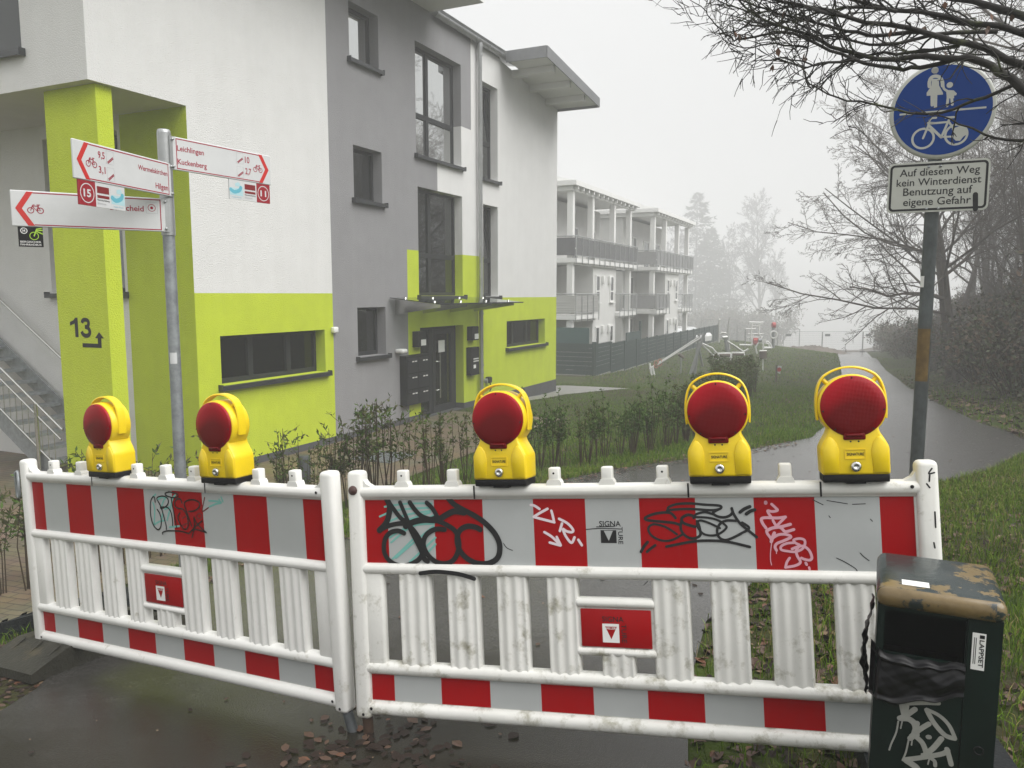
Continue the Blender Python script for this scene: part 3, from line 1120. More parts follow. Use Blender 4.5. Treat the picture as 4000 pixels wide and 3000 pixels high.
def make_barrier(label, M, pegs, lamps, dirt):
    root = thing('road_barrier', label, 'barrier', M, 'road barriers across the path')
    mb = MB()
    for x0, x1 in ((0, .066), (2.034, 2.10)):
        mb.rbox((x0, -.034, 0), (x1, .034, .968), .018, seg=3)
    for z0, z1, r in ((.856, .906, .024), (.562, .606, .021), (.174, .223, .023), (.014, .068, .024)):
        mb.rbox((.03, -.032, z0), (2.07, .032, z1), r, seg=4)
    mb.rbox((.05, -.017, .852), (2.05, .017, .866), .006)
    mb.box((.04, -.0085, .59), (2.06, .012, .87))
    mb.box((.04, -.0085, .05), (2.06, .012, .19))
    # fillets where rail and post meet
    for x in (.066, 2.034):
        sgn = 1 if x < 1 else -1
        mb.prism([(x - sgn * .01, .90), (x - sgn * .01, .945), (x + sgn * .012, .915), (x + sgn * .04, .90)], -.02, .02)
    # moulded slats
    def slat(x0, x1, z0, z1):
        n = 26
        pr = []
        for i in range(n + 1):
            t = i / n
            e = min(t, 1 - t)
            y = -.005 - .021 * min(1, e / .07) ** .5 + .0075 * (1 - math.cos(2 * math.pi * 3 * t)) * .5 * (e > .04)
            pr.append((x0 + (x1 - x0) * t, y))
        mb.prism(pr + [(x1, .018), (x0, .018)], z0, z1, plane='xy', smooth=True)
    for x0, x1 in ((.199, .331), (.398, .525), (.595, .715), (.788, .905), (1.172, 1.302), (1.372, 1.497), (1.57, 1.70), (1.772, 1.898)):
        slat(x0, x1, .2, .585)
    for x0, x1 in ((.05, .136), (1.964, 2.05)):
        mb.rbox((x0, -.022, .2), (x1, .018, .585), .012)
    mb.rbox((.89, -.026, .460), (1.185, .026, .494), .016, seg=3)
    mb.rbox((.89, -.026, .287), (1.185, .026, .317), .014, seg=3)
    slat(.982, 1.102, .2, .30)
    mb.box((.9, -.012, .315), (1.175, .010, .462))
    # pegs on the top rail
    for x in pegs:
        mb.prism([(x - .030, .898), (x + .030, .898), (x + .027, .912), (x + .021, .922), (x - .021, .922), (x - .027, .912)], -.022, .022)
        mb.rbox((x - .0205, -.019, .90), (x + .0205, .019, .966), .006)
    body = mb.build('frame', m_plast if dirt == 1 else m_plast2, root)
    mb = MB()
    for x in pegs[::2]:
        mb.disc(x, .945, .004, -.0193, n=10)
    for x in lamps:
        mb.box((x - .118, -.0325, .855), (x - .112, -.0322, .905))
    for x, z in ((2.02, .885), (2.03, .045), (.07, .045), (.035, .02), (2.066, .02)):
        mb.disc(x, z, .006, -.0342, n=12)
    mb.build('moulded_hole', m_black, body)
    for z0, z1 in ((.606, .851), (.072, .172)):
        mb = MB()
        for i in range(11):
            mb.poly([(STR[i], z0), (STR[i + 1], z0), (STR[i + 1], z1), (STR[i], z1)], -.0098, i % 2)
        mb.build('warning_strip', [m_red, m_sheet], root)
    mb = MB()
    x0, x1, z0, z1 = .912, 1.165, .320, .456
    mb.rbox((x0, -.019, z0), (x1, -.0121, z1), .006, 0)
    pl = mb.build('name_plaque', m_red, root)
    mb = MB()
    y = -.0193
    mb.poly([(.99, .338), (1.05, .338), (1.05, .405), (.99, .405)], y, 1)
    mb.poly([(1.0, .395), (1.042, .395), (1.021, .350)], y - .0003, 2)
    mb.text('HILLER', 1.003, .385, w=.036, h=.008, y=y - .0006, mi=1)
    mb.text('SIGNA', .99, .412, w=.078, h=.019, y=y, mi=0)
    mb.text('TURE', 1.058, .405, w=.066, h=.018, y=y, mi=0, rot=-math.pi / 2)
    mb.build('lettering', [m_ink, m_whitep, m_red], pl)
    return root


pegR = [.23, .437, .835, 1.03, 1.227, 1.637]
pegL = [.255, .48, .90, 1.10, 1.29, 1.68, 1.885]
barR = make_barrier('white plastic road barrier with fat black spray graffiti on its stripes, behind the litter bin', MR, pegR, (.645, 1.43, 1.86), 1)
barL = make_barrier('white plastic road barrier with the thin scrawl CRISP, in front of the green pillar', ML, pegL, (.715, 1.50), .5)
mb = MB()
Mi = MR.inverted()
p = Mi @ Vector((-.565, 2.93, G(-.565, 2.93) - .03))
mb.tube([(.033, 0, .02), tuple(p)], .021, 12)
mb.build('foot_pipe', mat('foot_pipe_rusty', (.06, .035, .022), .7, var=.4, vscale=20), barR)
MB().lathe([(0, .014), (.012, .012), (.018, .004), (.019, 0)], 16, T=Matrix.Translation((.028, -.034, .892)) @ Matrix.Rotation(R(90), 4, 'X')).build('rusty_bolt', mat('rust', (.05, .02, .016), .6), barR)
p = ML.inverted() @ Vector((-.62, 2.94, G(-.62, 2.94) - .03))
MB().tube([(2.067, 0, .02), tuple(p)], .021, 12).build('foot_pipe', m_pipe, barL)
mb = MB()
mb.tube([(-.022, -.03, .905), (-.03, -.034, .90), (-.03, -.034, .78), (-.02, -.034, .77), (-.008, -.034, .78), (-.008, -.034, .90), (-.022, -.03, .905)], .008, 8)
mb.build('coupling_hook', m_galv, barL)


def graff(name, parent, M, y, mats, items, label=None):
    mb = MB()
    for k, (pts, w, mi) in enumerate(items):
        P = [loc(M, y, *q) for q in pts]
        mb.stroke(P, w, y - .00012 * k, mi)
    o = mb.build(name, mats, parent)
    return o


def Z(ox, oy, s, pts):
    return [(ox + a * s, oy + b_ * s) for a, b_ in pts]


z5 = lambda p: Z(1300, 1850, .31646, p)
it = [(z5(p), .0075, 1) for p in [
    [(640, 410), (900, 372), (1220, 368)], [(580, 530), (800, 450), (1200, 420)], [(700, 590), (900, 510), (1200, 460)], [(600, 690), (1000, 545), (1200, 480)],
    [(705, 790), (860, 690), (1240, 520)], [(720, 850), (980, 650), (1250, 620)], [(740, 1050), (850, 950), (1010, 790)], [(780, 1040), (1000, 850), (1240, 650)],
    [(950, 1090), (1100, 950), (1270, 790)], [(1000, 1090), (1150, 990), (1270, 870)]]]
graff('marker_scribble', barR, MR, -.0104, [m_ink, m_teal], it)
it = [(z5(p), w * .000295, 0) for p, w in [
    ([(665, 315), (700, 400), (690, 520), (650, 620), (575, 700)], 80), ([(575, 700), (700, 640), (860, 615), (960, 660), (1030, 740), (1100, 860)], 62),
    ([(680, 330), (760, 450), (850, 560), (930, 590)], 60), ([(830, 355), (870, 450), (930, 590)], 55), ([(950, 355), (1010, 440), (1090, 520), (1200, 560), (1280, 540)], 62),
    ([(1160, 360), (1230, 430), (1290, 530)], 60), ([(900, 650), (1000, 595), (1130, 570), (1290, 570), (1400, 510), (1500, 465), (1620, 480)], 80),
    ([(1430, 310), (1500, 380), (1600, 440), (1750, 520), (1880, 610), (2000, 740), (2060, 880), (2040, 1030), (1930, 1105), (1780, 1105), (1650, 1040), (1560, 930), (1535, 800), (1570, 700), (1660, 650), (1760, 660), (1820, 690)], 72),
    ([(880, 735), (800, 705), (700, 735), (640, 830), (640, 980), (720, 1090), (850, 1140), (980, 1110), (1080, 1040), (1120, 930)], 64),
    ([(960, 680), (1020, 800), (1090, 940), (1130, 1050), (1170, 1080)], 70),
    ([(1380, 690), (1270, 685), (1160, 750), (1120, 860), (1160, 980), (1260, 1080), (1380, 1110), (1480, 1075), (1540, 980), (1560, 860), (1520, 720), (1420, 640), (1280, 575)], 66)]]
graff('spray_graffiti', barR, MR, -.0125, [m_ink], it)
graff('spray_line', barR, MR, -.0345, [m_ink], [(z5([(1080, 1232), (1250, 1212), (1450, 1225), (1600, 1252), (1745, 1298)]), .016, 0)])
zz = lambda p: Z(1750, 1900, .3014, p)
it = [(zz(p), .0095, 0) for p in [[(1072, 240), (1120, 250), (1185, 292)], [(1290, 290), (1190, 345), (1110, 395)], [(1112, 396), (1240, 430), (1378, 465)], [(1376, 465), (1360, 390), (1340, 315)],
     [(1440, 420), (1550, 480), (1620, 560), (1605, 592), (1540, 582), (1495, 552)], [(1478, 480), (1450, 578)], [(1490, 560), (1530, 650), (1600, 730), (1640, 660)], [(1690, 692), (1735, 762)],
     [(1250, 592), (1350, 655), (1458, 762)], [(1458, 765), (1320, 727)], [(1462, 762), (1410, 655)]]]
graff('marker_tag', barR, MR, -.0108, [m_wink], it)
za = lambda p: Z(2400, 1900, .27125, p)
it = [(za(p), w * .000262, 0) for p, w in [
    ([(880, 455), (820, 390), (740, 375), (600, 390), (480, 430), (440, 465), (500, 490), (700, 510), (850, 525), (930, 550)], 38),
    ([(900, 690), (800, 620), (700, 570), (560, 545), (490, 600), (520, 690), (620, 760), (740, 785), (860, 760), (980, 690)], 32),
    ([(1160, 580), (1000, 530), (970, 460), (1050, 410), (1120, 420)], 40), ([(970, 480), (955, 600), (1000, 690), (1090, 745), (1180, 740), (1240, 690), (1220, 570), (1190, 500)], 36),
    ([(780, 340), (780, 300), (900, 255), (1100, 245), (1300, 262), (1500, 275), (1540, 300), (1500, 330), (1380, 342), (1100, 325), (900, 330), (760, 345)], 34),
    ([(1500, 330), (1420, 380), (1480, 430), (1580, 445), (1660, 420), (1700, 380)], 36), ([(1690, 315), (1720, 400), (1800, 520), (1900, 610), (2050, 730)], 36),
    ([(1140, 455), (1180, 400), (1300, 370), (1420, 400)], 32),
    ([(1150, 440), (1350, 450), (1500, 490), (1600, 560), (1610, 600), (1530, 670), (1430, 705), (1300, 690), (1220, 620), (1190, 540), (1230, 490), (1350, 520), (1520, 600)], 30),
    ([(1750, 495), (1620, 490), (1530, 530), (1480, 620), (1500, 720), (1580, 770), (1680, 750), (1820, 680), (1940, 600), (1840, 520)], 34),
    ([(750, 865), (900, 835), (1150, 790), (1400, 780), (1650, 800), (1950, 870)], 36), ([(480, 800), (430, 860), (385, 940)], 40), ([(590, 845), (530, 890), (470, 940)], 36),
    ([(1810, 370), (1870, 325), (1950, 290)], 44), ([(1900, 395), (1960, 355), (2020, 335)], 44)]]
graff('marker_graffiti', barR, MR, -.0108, [m_ink], it)
zb_ = lambda p: Z(2900, 1900, .27125, p)
it = [(zb_(p), w * .000245, 0) for p, w in [
    ([(335, 228), (335, 240)], 46), ([(420, 255), (480, 310), (505, 345), (430, 362), (365, 350), (385, 400), (430, 460)], 36), ([(620, 440), (500, 455), (350, 450), (275, 465), (290, 530), (340, 600)], 40),
    ([(620, 440), (560, 500), (490, 560), (440, 490)], 36), ([(350, 640), (430, 600), (560, 580), (690, 545)], 42), ([(350, 640), (360, 680), (410, 750), (415, 795)], 38), ([(740, 620), (620, 650), (560, 600), (480, 570)], 40),
    ([(415, 795), (440, 720), (460, 670)], 44), ([(440, 740), (520, 695), (620, 690), (700, 725), (600, 780), (500, 820), (470, 870), (490, 920)], 38),
    ([(740, 810), (640, 820), (560, 860), (560, 910), (640, 930), (760, 940), (860, 900), (900, 830), (890, 770), (820, 750), (740, 770), (760, 810), (820, 840)], 34),
    ([(715, 900), (790, 870), (880, 860), (960, 920), (1000, 1020), (970, 1060), (900, 1050), (850, 1030)], 36), ([(830, 850), (775, 920), (790, 1000), (835, 1090), (760, 1140), (620, 1165)], 36),
    ([(680, 1030), (640, 1090), (622, 1160)], 34), ([(420, 820), (405, 950), (405, 1060), (420, 1130)], 12), ([(490, 920), (490, 965)], 12), ([(912, 1100), (925, 1125)], 36), ([(960, 1165), (968, 1195)], 30)]]
graff('marker_tag', barR, MR, -.0108, [m_pink], it)
# printed maker's mark on a white stripe
mb = MB()
x0, z0 = loc(MR, -.0105, 2348, 2121)
x1, z1 = loc(MR, -.0105, 2407, 2071)
mb.poly([(x0, z0), (x1, z0), (x1, z1), (x0, z1)], -.0105, 0)
mb.poly([(x0 + .012, z1 - .002), (x1 - .012, z1 - .002), ((x0 + x1) / 2, z0 + .008)], -.0108, 1)
mb.text('SIGNA', x0 - .004, z1 + .013, w=.078, h=.020, y=-.0105)
mb.text('TURE', x1 + .006, z1 + .012, w=.062, h=.017, y=-.0105, rot=-math.pi / 2)
for p in [[(2290, 2068), (2345, 2064), (2420, 2066)], [(2330, 2058), (2400, 2056)]]:
    mb.stroke([loc(MR, -.0106, *q) for q in p], .003, -.0107)
mb.build('printed_mark', [m_ink, m_sheet], barR)
# scuffs on the right barrier
it = []
for p in [[(3175, 1952), (3215, 1972)], [(3230, 1955), (3310, 1968)], [(3330, 1970), (3380, 1968)], [(3268, 2180), (3300, 2195), (3340, 2220), (3350, 2235)], [(3360, 2160), (3375, 2175), (3395, 2190)],
          [(1967, 2123), (1980, 2140), (2002, 2150)], [(2515, 2285), (2530, 2270)], [(3400, 2028), (3408, 2036)], [(3238, 2015), (3243, 2022)]]:
    graff('scuff', barR, MR, -.0104, [m_ink], [(p, .0028, 0)])
for p in [[(3640, 1830), (3628, 1850), (3650, 1846)], [(3632, 1850), (3630, 1880)], [(3652, 2000), (3655, 2060)], [(3648, 2120), (3652, 2140)], [(3620, 1890), (3632, 1905)]]:
    graff('scuff', barR, MR, -.0345, [m_ink], [(p, .005, 0)])
zc = lambda p: Z(550, 1880, .18083, p)
tl = [[(260, 460), (300, 600), (290, 900), (300, 930), (400, 870), (500, 850)], [(320, 280), (260, 340)], [(450, 540), (500, 400), (560, 340)], [(570, 840), (630, 600), (700, 350), (750, 300)],
      [(520, 600), (640, 560), (600, 700)], [(370, 390), (450, 345), (560, 350)], [(470, 700), (450, 850)]]
graff('marker_scribble', barL, ML, -.0104, [m_teal], [(zc(p), .0085, 0) for p in tl])
graff('marker_arrow', barL, ML, -.0104, [m_teal], [(zc(p), .0085, 0) for p in [[(1470, 420), (1700, 440), (1730, 470), (1620, 490), (1480, 550)], [(1690, 390), (1730, 470)], [(1735, 340), (1775, 440)]]])
graff('marker_line', barL, ML, -.0104, [m_teal], [(zc([(620, 990), (830, 970)]), .0085, 0)])
for p in [[(1380, 350), (1330, 600), (1340, 650), (1460, 570)], [(1200, 750), (1260, 690), (1320, 750), (1260, 810), (1200, 750)], [(900, 800), (960, 760)], [(880, 960), (1000, 910)]]:
    graff('red_scribble', barL, ML, -.0104, [m_dred], [(zc(p), .006, 0)])
it = [(zc(p), .0065, 0) for p in [
    [(310, 450), (290, 340), (250, 350), (210, 440), (205, 600), (220, 780), (280, 960), (370, 1045), (430, 980), (440, 830), (410, 700), (355, 610)],
    [(550, 1040), (540, 930), (450, 600), (400, 480), (345, 370), (420, 325), (520, 330), (590, 400), (580, 500), (500, 570), (425, 580)], [(425, 560), (560, 560), (640, 640), (680, 800), (690, 960)],
    [(655, 360), (690, 560), (740, 820), (775, 1000)], [(620, 230), (540, 250), (530, 290), (600, 330), (720, 355), (800, 330), (780, 270), (690, 245), (600, 225)],
    [(890, 470), (860, 390), (800, 380), (740, 430), (740, 530), (800, 580), (900, 600), (980, 700), (1020, 850), (1020, 980), (960, 1040), (890, 980), (820, 850), (805, 750), (850, 680)],
    [(1100, 970), (1060, 850), (990, 650), (940, 480), (1020, 410), (1150, 400), (1270, 470), (1250, 570), (1150, 640), (1040, 650)],
    [(475, 1140), (480, 1100), (580, 1070), (750, 1070), (900, 1085), (1040, 1130)], [(1040, 1130), (1180, 980), (1330, 850)], [(1110, 1210), (1160, 980), (1150, 770)], [(1150, 770), (1230, 930), (1420, 1110)], [(1420, 1105), (1200, 1040), (1110, 1060)]]]
graff('marker_graffiti', barL, ML, -.0113, [m_ink], it)

# ------------------------------------------------------------------ warning lamps
m_yel = mat('lamp_yellow', (.80, .58, .010), .32, var=.06, vscale=6, col2=(.42, .30, .05), c2s=16, c2t=.72, c2w=.05, bump=.03, bscale=50)
m_lens = bpy.data.materials.new('red_lens')
m_lens.use_nodes = True
nt = m_lens.node_tree
b = nt.nodes['Principled BSDF']
b.inputs['Base Color'].default_value = (.27, .002, .008, 1)
b.inputs['Roughness'].default_value = .22
b.inputs['Specular IOR Level'].default_value = .22
tc = nt.nodes.new('ShaderNodeTexCoord')
w1 = nt.nodes.new('ShaderNodeTexWave')
w1.inputs['Scale'].default_value = 75
w1.bands_direction = 'X'
w2 = nt.nodes.new('ShaderNodeTexWave')
w2.inputs['Scale'].default_value = 75
w2.bands_direction = 'Z'
ad = nt.nodes.new('ShaderNodeMath')
ad.operation = 'ADD'
bp = nt.nodes.new('ShaderNodeBump')
bp.inputs['Strength'].default_value = .3
bp.inputs['Distance'].default_value = .0012
nt.links.new(tc.outputs['Object'], w1.inputs[0])
nt.links.new(tc.outputs['Object'], w2.inputs[0])
nt.links.new(w1.outputs['Fac'], ad.inputs[0])
nt.links.new(w2.outputs['Fac'], ad.inputs[1])
nt.links.new(ad.outputs[0], bp.inputs['Height'])
nt.links.new(bp.outputs[0], b.inputs['Normal'])
lg = nt.nodes.new('ShaderNodeTexNoise')
lg.inputs['Scale'].default_value = 6.5
lg.inputs['Detail'].default_value = 0
lr = nt.nodes.new('ShaderNodeValToRGB')
lr.color_ramp.elements[0].color = (.13, .0008, .002, 1)
lr.color_ramp.elements[1].color = (.40, .001, .010, 1)
lr.color_ramp.elements[0].position = .35
lr.color_ramp.elements[1].position = .72
nt.links.new(tc.outputs['Object'], lg.inputs['Vector'])
nt.links.new(lg.outputs['Fac'], lr.inputs['Fac'])
nt.links.new(lr.outputs['Color'], b.inputs['Base Color'])

lamp = thing('warning_lamp', '', 'warning light', group='yellow warning lamps on the barriers')
RX = Matrix.Rotation(R(90), 4, 'X')
CZ = .247
mb = MB()
out = [(-.104, .024), (.104, .024), (.105, .112), (.094, .135), (.076, .165), (.074, .19), (.055, .20), (-.055, .20), (-.074, .19), (-.076, .165), (-.094, .135), (-.105, .112)]
mb.bprism(out, -.058, .058, .009, seg=3)
ci = [(.1055 * math.cos(2 * math.pi * k / 40), CZ + .1055 * math.sin(2 * math.pi * k / 40)) for k in range(40)]
mb.bprism(ci, -.052, .046, .006, seg=2)
# raised shoulders and the label recess frame
for sg in (-1, 1):
    mb.bprism([(sg * .052, .03), (sg * .100, .03), (sg * .101, .108), (sg * .090, .132), (sg * .078, .15), (sg * .066, .145), (sg * .054, .128), (sg * .048, .10)][::sg], -.0615, -.05, .003, seg=1)
for a, c in (((-.03, -.0605, .076), (.03, -.0575, .078)), ((-.03, -.0605, .106), (.03, -.0575, .108)), ((-.032, -.0605, .076), (-.03, -.0575, .108)), ((.03, -.0605, .076), (.032, -.0575, .108))):
    mb.box(a, c)
hb = mb.build('housing', m_yel, lamp)
mb = MB()
mb.text('SIGNATURE', 0, .087, w=.052, h=.0095, y=-.0588, align='c')
mb.build('lettering', m_ink, hb)
for x in (-.012, .012):
    MB().disc(x, .133, .003, -.0588, n=12).build('vent_hole', m_ink, hb)
mb = MB().lathe([(.0995, 0), (.0995, .012), (.096, .015), (.075, .019), (.043, .022), (0, .023)], 48, T=Matrix.Translation((0, -.048, CZ)) @ RX)
mb.rbox((-.034, -.064, CZ - .109), (.034, -.05, CZ - .082), .005)
mb.rbox((-.026, -.069, CZ - .098), (.026, -.06, CZ - .088), .004)
ln = mb.build('lens', m_lens, lamp)
mb = MB()
for a in (90, 188, -8, 232, 308):
    MB().disc(.093 * math.cos(R(a)), CZ + .093 * math.sin(R(a)), .003, -.0655, n=10).build('screw', m_black, ln)
mb = MB()
hp = []
for k in range(31):
    a = R(-22 + 224 * k / 30)
    q_ = .1285 - .0225 * max(0, (abs(math.cos(a)) - .62) / .38) ** 1.4
    hp.append((q_ * math.cos(a), 0, CZ + q_ * math.sin(a)))
prof = []
for i, p in enumerate(hp):
    d = Vector((p[0], 0, p[2] - CZ)).normalized()
    prof.append((Vector(p), d))
vs, fs = [], []
for p, d in prof:
    for yy, rr in ((-.024, .0), (-.021, .0045), (.014, .0045), (.018, .0), (.014, -.0025), (-.021, -.0025)):
        vs.append((p.x + d.x * rr, yy, p.z + d.z * rr))
for i in range(len(prof) - 1):
    for k in range(6):
        fs.append((i * 6 + k, i * 6 + (k + 1) % 6, (i + 1) * 6 + (k + 1) % 6, (i + 1) * 6 + k))
mb.add(vs, fs, 0, False)
for sg in (-1, 1):
    a = R(90 - sg * 42)
    c, s_ = math.cos(a), math.sin(a)
    mb.tube([(.097 * c, -.01, CZ + .097 * s_), (.122 * c, -.01, CZ + .122 * s_)], [.009, .007], 8)
mb.build('handle', m_yel, lamp)
mb = MB().rbox((-.101, -.055, 0), (.101, .055, .026), .004)
mb.box((-.03, -.05, -.006), (.03, .05, .001))
mb.build('base', m_black, lamp)
mb = MB().lathe([(.0165, 0), (.0165, .008), (.013, .012), (.005, .012), (.004, .008), (0, .008)], 20, T=Matrix.Translation((0, -.058, .052)) @ RX)
mb.build('lock', m_steel, lamp)
index_children()
spots = [(ML, .715, 'yellow warning lamp with red lens standing in front of the foot of the green pillar'), (ML, 1.495, 'yellow warning lamp with red lens just right of the signpost pole'),
         (MR, .645, 'yellow warning lamp with red lens in front of the house entrance'), (MR, 1.425, 'yellow warning lamp with dirty housing and bright red lens, middle one on its barrier'), (MR, 1.852, 'yellow warning lamp with darkest lens, in front of the wet path by the sign post')]
for i, (M, x, lab) in enumerate(spots):
    o = lamp if i == 0 else copy_tree(lamp)
    o.matrix_world = M @ Matrix.Translation((x, 0, .904)) @ Matrix.Rotation(R((0, 2, -4, 0, 1)[i]), 4, 'Z')
    o['label'] = lab


# ------------------------------------------------------------------ rubber base plates
def base_plate(label, M, m):
    root = thing('barrier_base', label, 'base plate', M, 'rubber base plates of the barriers')
    L_, W_, H_ = .46, .22, .112
    mb = MB()
    pr = [(-L_, 0), (L_, 0), (L_, .045), (.27, H_), (-.27, H_), (-L_, .045)]
    # sides
    mb.add([(p[0], -W_, p[1]) for p in pr], [tuple(range(6))])
    mb.add([(p[0], W_, p[1]) for p in pr], [tuple(range(5, -1, -1))])
    for a, c in ((1, 2), (2, 3), (4, 5), (5, 0)):
        mb.add([(pr[a][0], -W_, pr[a][1]), (pr[c][0], -W_, pr[c][1]), (pr[c][0], W_, pr[c][1]), (pr[a][0], W_, pr[a][1])], [(0, 1, 2, 3)])
    pk = [(-.24, -.06, -.13, .13), (.08, .24, -.13, .13), (-.02, .04, -.15, -.09), (-.02, .04, .09, .15)]
    wall_mesh(mb, [-.27, .27] + [v for p in pk for v in p[:2]], [-W_, W_] + [v for p in pk for v in p[2:]], pk, lambda a, c: 0, lambda a, d, z: (a, z, H_ - d), .075)
    for p in pk:
        mb.box((p[0], p[2], .03), (p[1], p[3], H_ - .074), skip=(2, 3, 4, 5))
    # ramp ribs
    for sg in (-1, 1):
        for yy in (-.15, .0, .15):
            mb.add([(sg * .415, yy - .02, .05), (sg * .415, yy + .02, .05), (sg * .275, yy + .02, H_ + .012), (sg * .275, yy - .02, H_ + .012), (sg * .30, yy - .02, .09), (sg * .30, yy + .02, .09)],
                   [(0, 1, 2, 3), (0, 3, 4), (1, 5, 2)])
    mb.build('body', m, root)
    MB().ring(0, 0, .03, .05, 0, T=Matrix.Translation((0, 0, H_ + .002)) @ Matrix.Rotation(R(-90), 4, 'X')).build('socket', m_black, root)
    mb = MB().tube([(-L_ + .02, -.07, .03), (-L_ - .06, -.07, .04), (-L_ - .06, .07, .04), (-L_ + .02, .07, .03)], .016, 10)
    mb.build('carry_handle', m_pipe, root)
    return root


nL = -(ML.to_3x3().col[1])


def lay(x, y, ang, dz=0):
    e = .25
    ex = Vector((math.cos(ang), math.sin(ang), 0))
    ex.z = (G(x + ex.x * e, y + ex.y * e) - G(x - ex.x * e, y - ex.y * e)) / (2 * e)
    ey = Vector((-math.sin(ang), math.cos(ang), 0))
    ey.z = (G(x + ey.x * e, y + ey.y * e) - G(x - ey.x * e, y - ey.y * e)) / (2 * e)
    ex.normalize()
    return frame((x, y, G(x, y) + .012 + dz), ex, None, ex.cross(ey).normalized())


base_plate('olive grey rubber base plate with pockets under the left foot of the barrier', lay(-2.28, 4.08, math.atan2(nL.y, nL.x)), m_rubber)
base_plate('black rubber base plate lying behind the barrier at the left edge of the asphalt', lay(-2.80, 4.72, R(-8), .0), m_rubber2)
base_plate('dark rubber base plate behind the litter bin under the right foot of the barrier', lay(1.36, 2.32, R(75), .0), m_rubber2)

# ------------------------------------------------------------------ cycle route signpost
m_signw = mat('sign_white', (.60, .61, .61), .3, var=.04, vscale=6)
m_sred = mat('sign_red', (.33, .006, .03), .5, spec=.2)
m_sred2 = mat('sign_red_bright', (.55, .025, .02), .4)
m_dkred = mat('plate_red', (.30, .012, .022), .4)
m_maroon = mat('plate_maroon', (.20, .012, .015), .4)
m_wave = mat('plate_blue', (.12, .42, .52), .4)
m_wave2 = mat('plate_light_blue', (.42, .62, .66), .4)
m_lime = mat('plate_green', (.38, .62, .05), .4)
m_greyink = mat('grey_ink', (.35, .35, .36), .5)
px_, py_ = -2.288, 5.3
gz = G(px_, py_)
post = thing('signpost', 'grey steel signpost with three white and red cycle route fingers by the green pillar', 'signpost', Matrix.Translation((px_, py_, gz)))
mb = MB().tube([(0, 0, -.1), (0, 0, 2.72 - gz)], .038, 20)
mb.build('pole', m_galv, post)
mb = MB().lathe([(.036, 2.70 - gz), (.042, 2.705 - gz), (.042, 2.765 - gz), (.036, 2.775 - gz), (0, 2.777 - gz)], 20)
mb.build('pole_cap', m_zinc, post)
mb = MB()
st = [(0, .98), (0, 1.03)]
zst = 1.76 + .0 - gz
mb.add([(.0392 * math.sin(a), -.0392 * math.cos(a), z) for z in (1.215, 1.29) for a in [R(-25 + 10 * k) for k in range(8)]], [(k, k + 1, 9 + k, 8 + k) for k in range(7)], 0, True, Matrix.Translation((0, 0, .02 - gz)))
mb.build('round_sticker', m_signw, post)
AL, AH = .86, .215


def finger(tip, ztop, right=False):
    """arm frame: x runs left to right as it is read"""
    c = Vector((0, 0, 0))
    t = Vector((tip[0] - px_, tip[1] - py_, 0))
    d = t.normalized()
    z = ztop - AH - gz
    if right:
        M = frame(d * .02 + Vector((d.y, -d.x, 0)) * .045 + Vector((0, 0, z)), d)
    else:
        M = frame(d * (AL + .02) + Vector((-d.y, d.x, 0)) * .045 + Vector((0, 0, z)), -d)
    mb = MB().rbox((0, -.008, 0), (AL, .008, AH), .004, seg=1)
    fi = mb.build('finger_sign', m_signw, post, M)
    px0 = (-.075 if right else AL - .005)
    mb = MB()
    mb.tube([(-.02 if right else AL + .02, .045, -.02), (-.02 if right else AL + .02, .045, AH + .02)], .044, 20)
    x0, x1 = ((-.02, .02) if right else (AL - .02, AL + .02))
    mb.box((x0, -.0075, .0), (x1, .03, AH))
    for z in (.02, AH - .02):
        mb.lathe([(.008, 0), (.008, .012), (0, .012)], 8, T=Matrix.Translation(((x0 + x1) / 2, -.008, z)) @ RX)
    mb.build('clamp', m_zinc, fi)
    return fi


def arm_marks(fi, right):
    mb = MB()
    y = -.0085
    a = (lambda x: AL - x) if right else (lambda x: x)
    m, lw = .012, .006
    # border
    for z in (m, AH - m):
        mb.stroke([(a(.12), z), (a(AL - .03), z)], lw, y, 0, curve=False)
    mb.stroke([(a(AL - .03), m), (a(AL - .03), AH - m)], lw, y, 0, curve=False)
    c = [(.022, AH / 2), (.085, AH - .006), (.12, AH - .006), (.057, AH / 2), (.12, .006), (.085, .006)]
    mb.poly([(a(p[0]), p[1]) for p in c[:4]], y - .0003, 1)
    mb.poly([(a(p[0]), p[1]) for p in (c[0], c[3], c[4], c[5])], y - .0003, 1)
    return mb, y - .0004


def rail_icon(mb, x, z, s, y):
    for p in [[(0, 0), (s, 0), (s, s * 1.25), (0, s * 1.25), (0, 0)]]:
        mb.stroke([(x + a, z + b_) for a, b_ in p], .0015, y, 4, curve=False)
    mb.stroke([(x + .1 * s, z + .15 * s), (x + .9 * s, z + .72 * s)], .004, y, 0, curve=False)
    mb.stroke([(x + .22 * s, z + .05 * s), (x + .98 * s, z + .6 * s)], .004, y, 0, curve=False)
    for k in range(6):
        t = .1 + k * .16
        mb.stroke([(x + (.1 + .78 * t) * s, z + (.17 + .57 * t) * s), (x + (.22 + .76 * t) * s, z + (.05 + .53 * t) * s)], .005, y, 0, curve=False, caps=False)


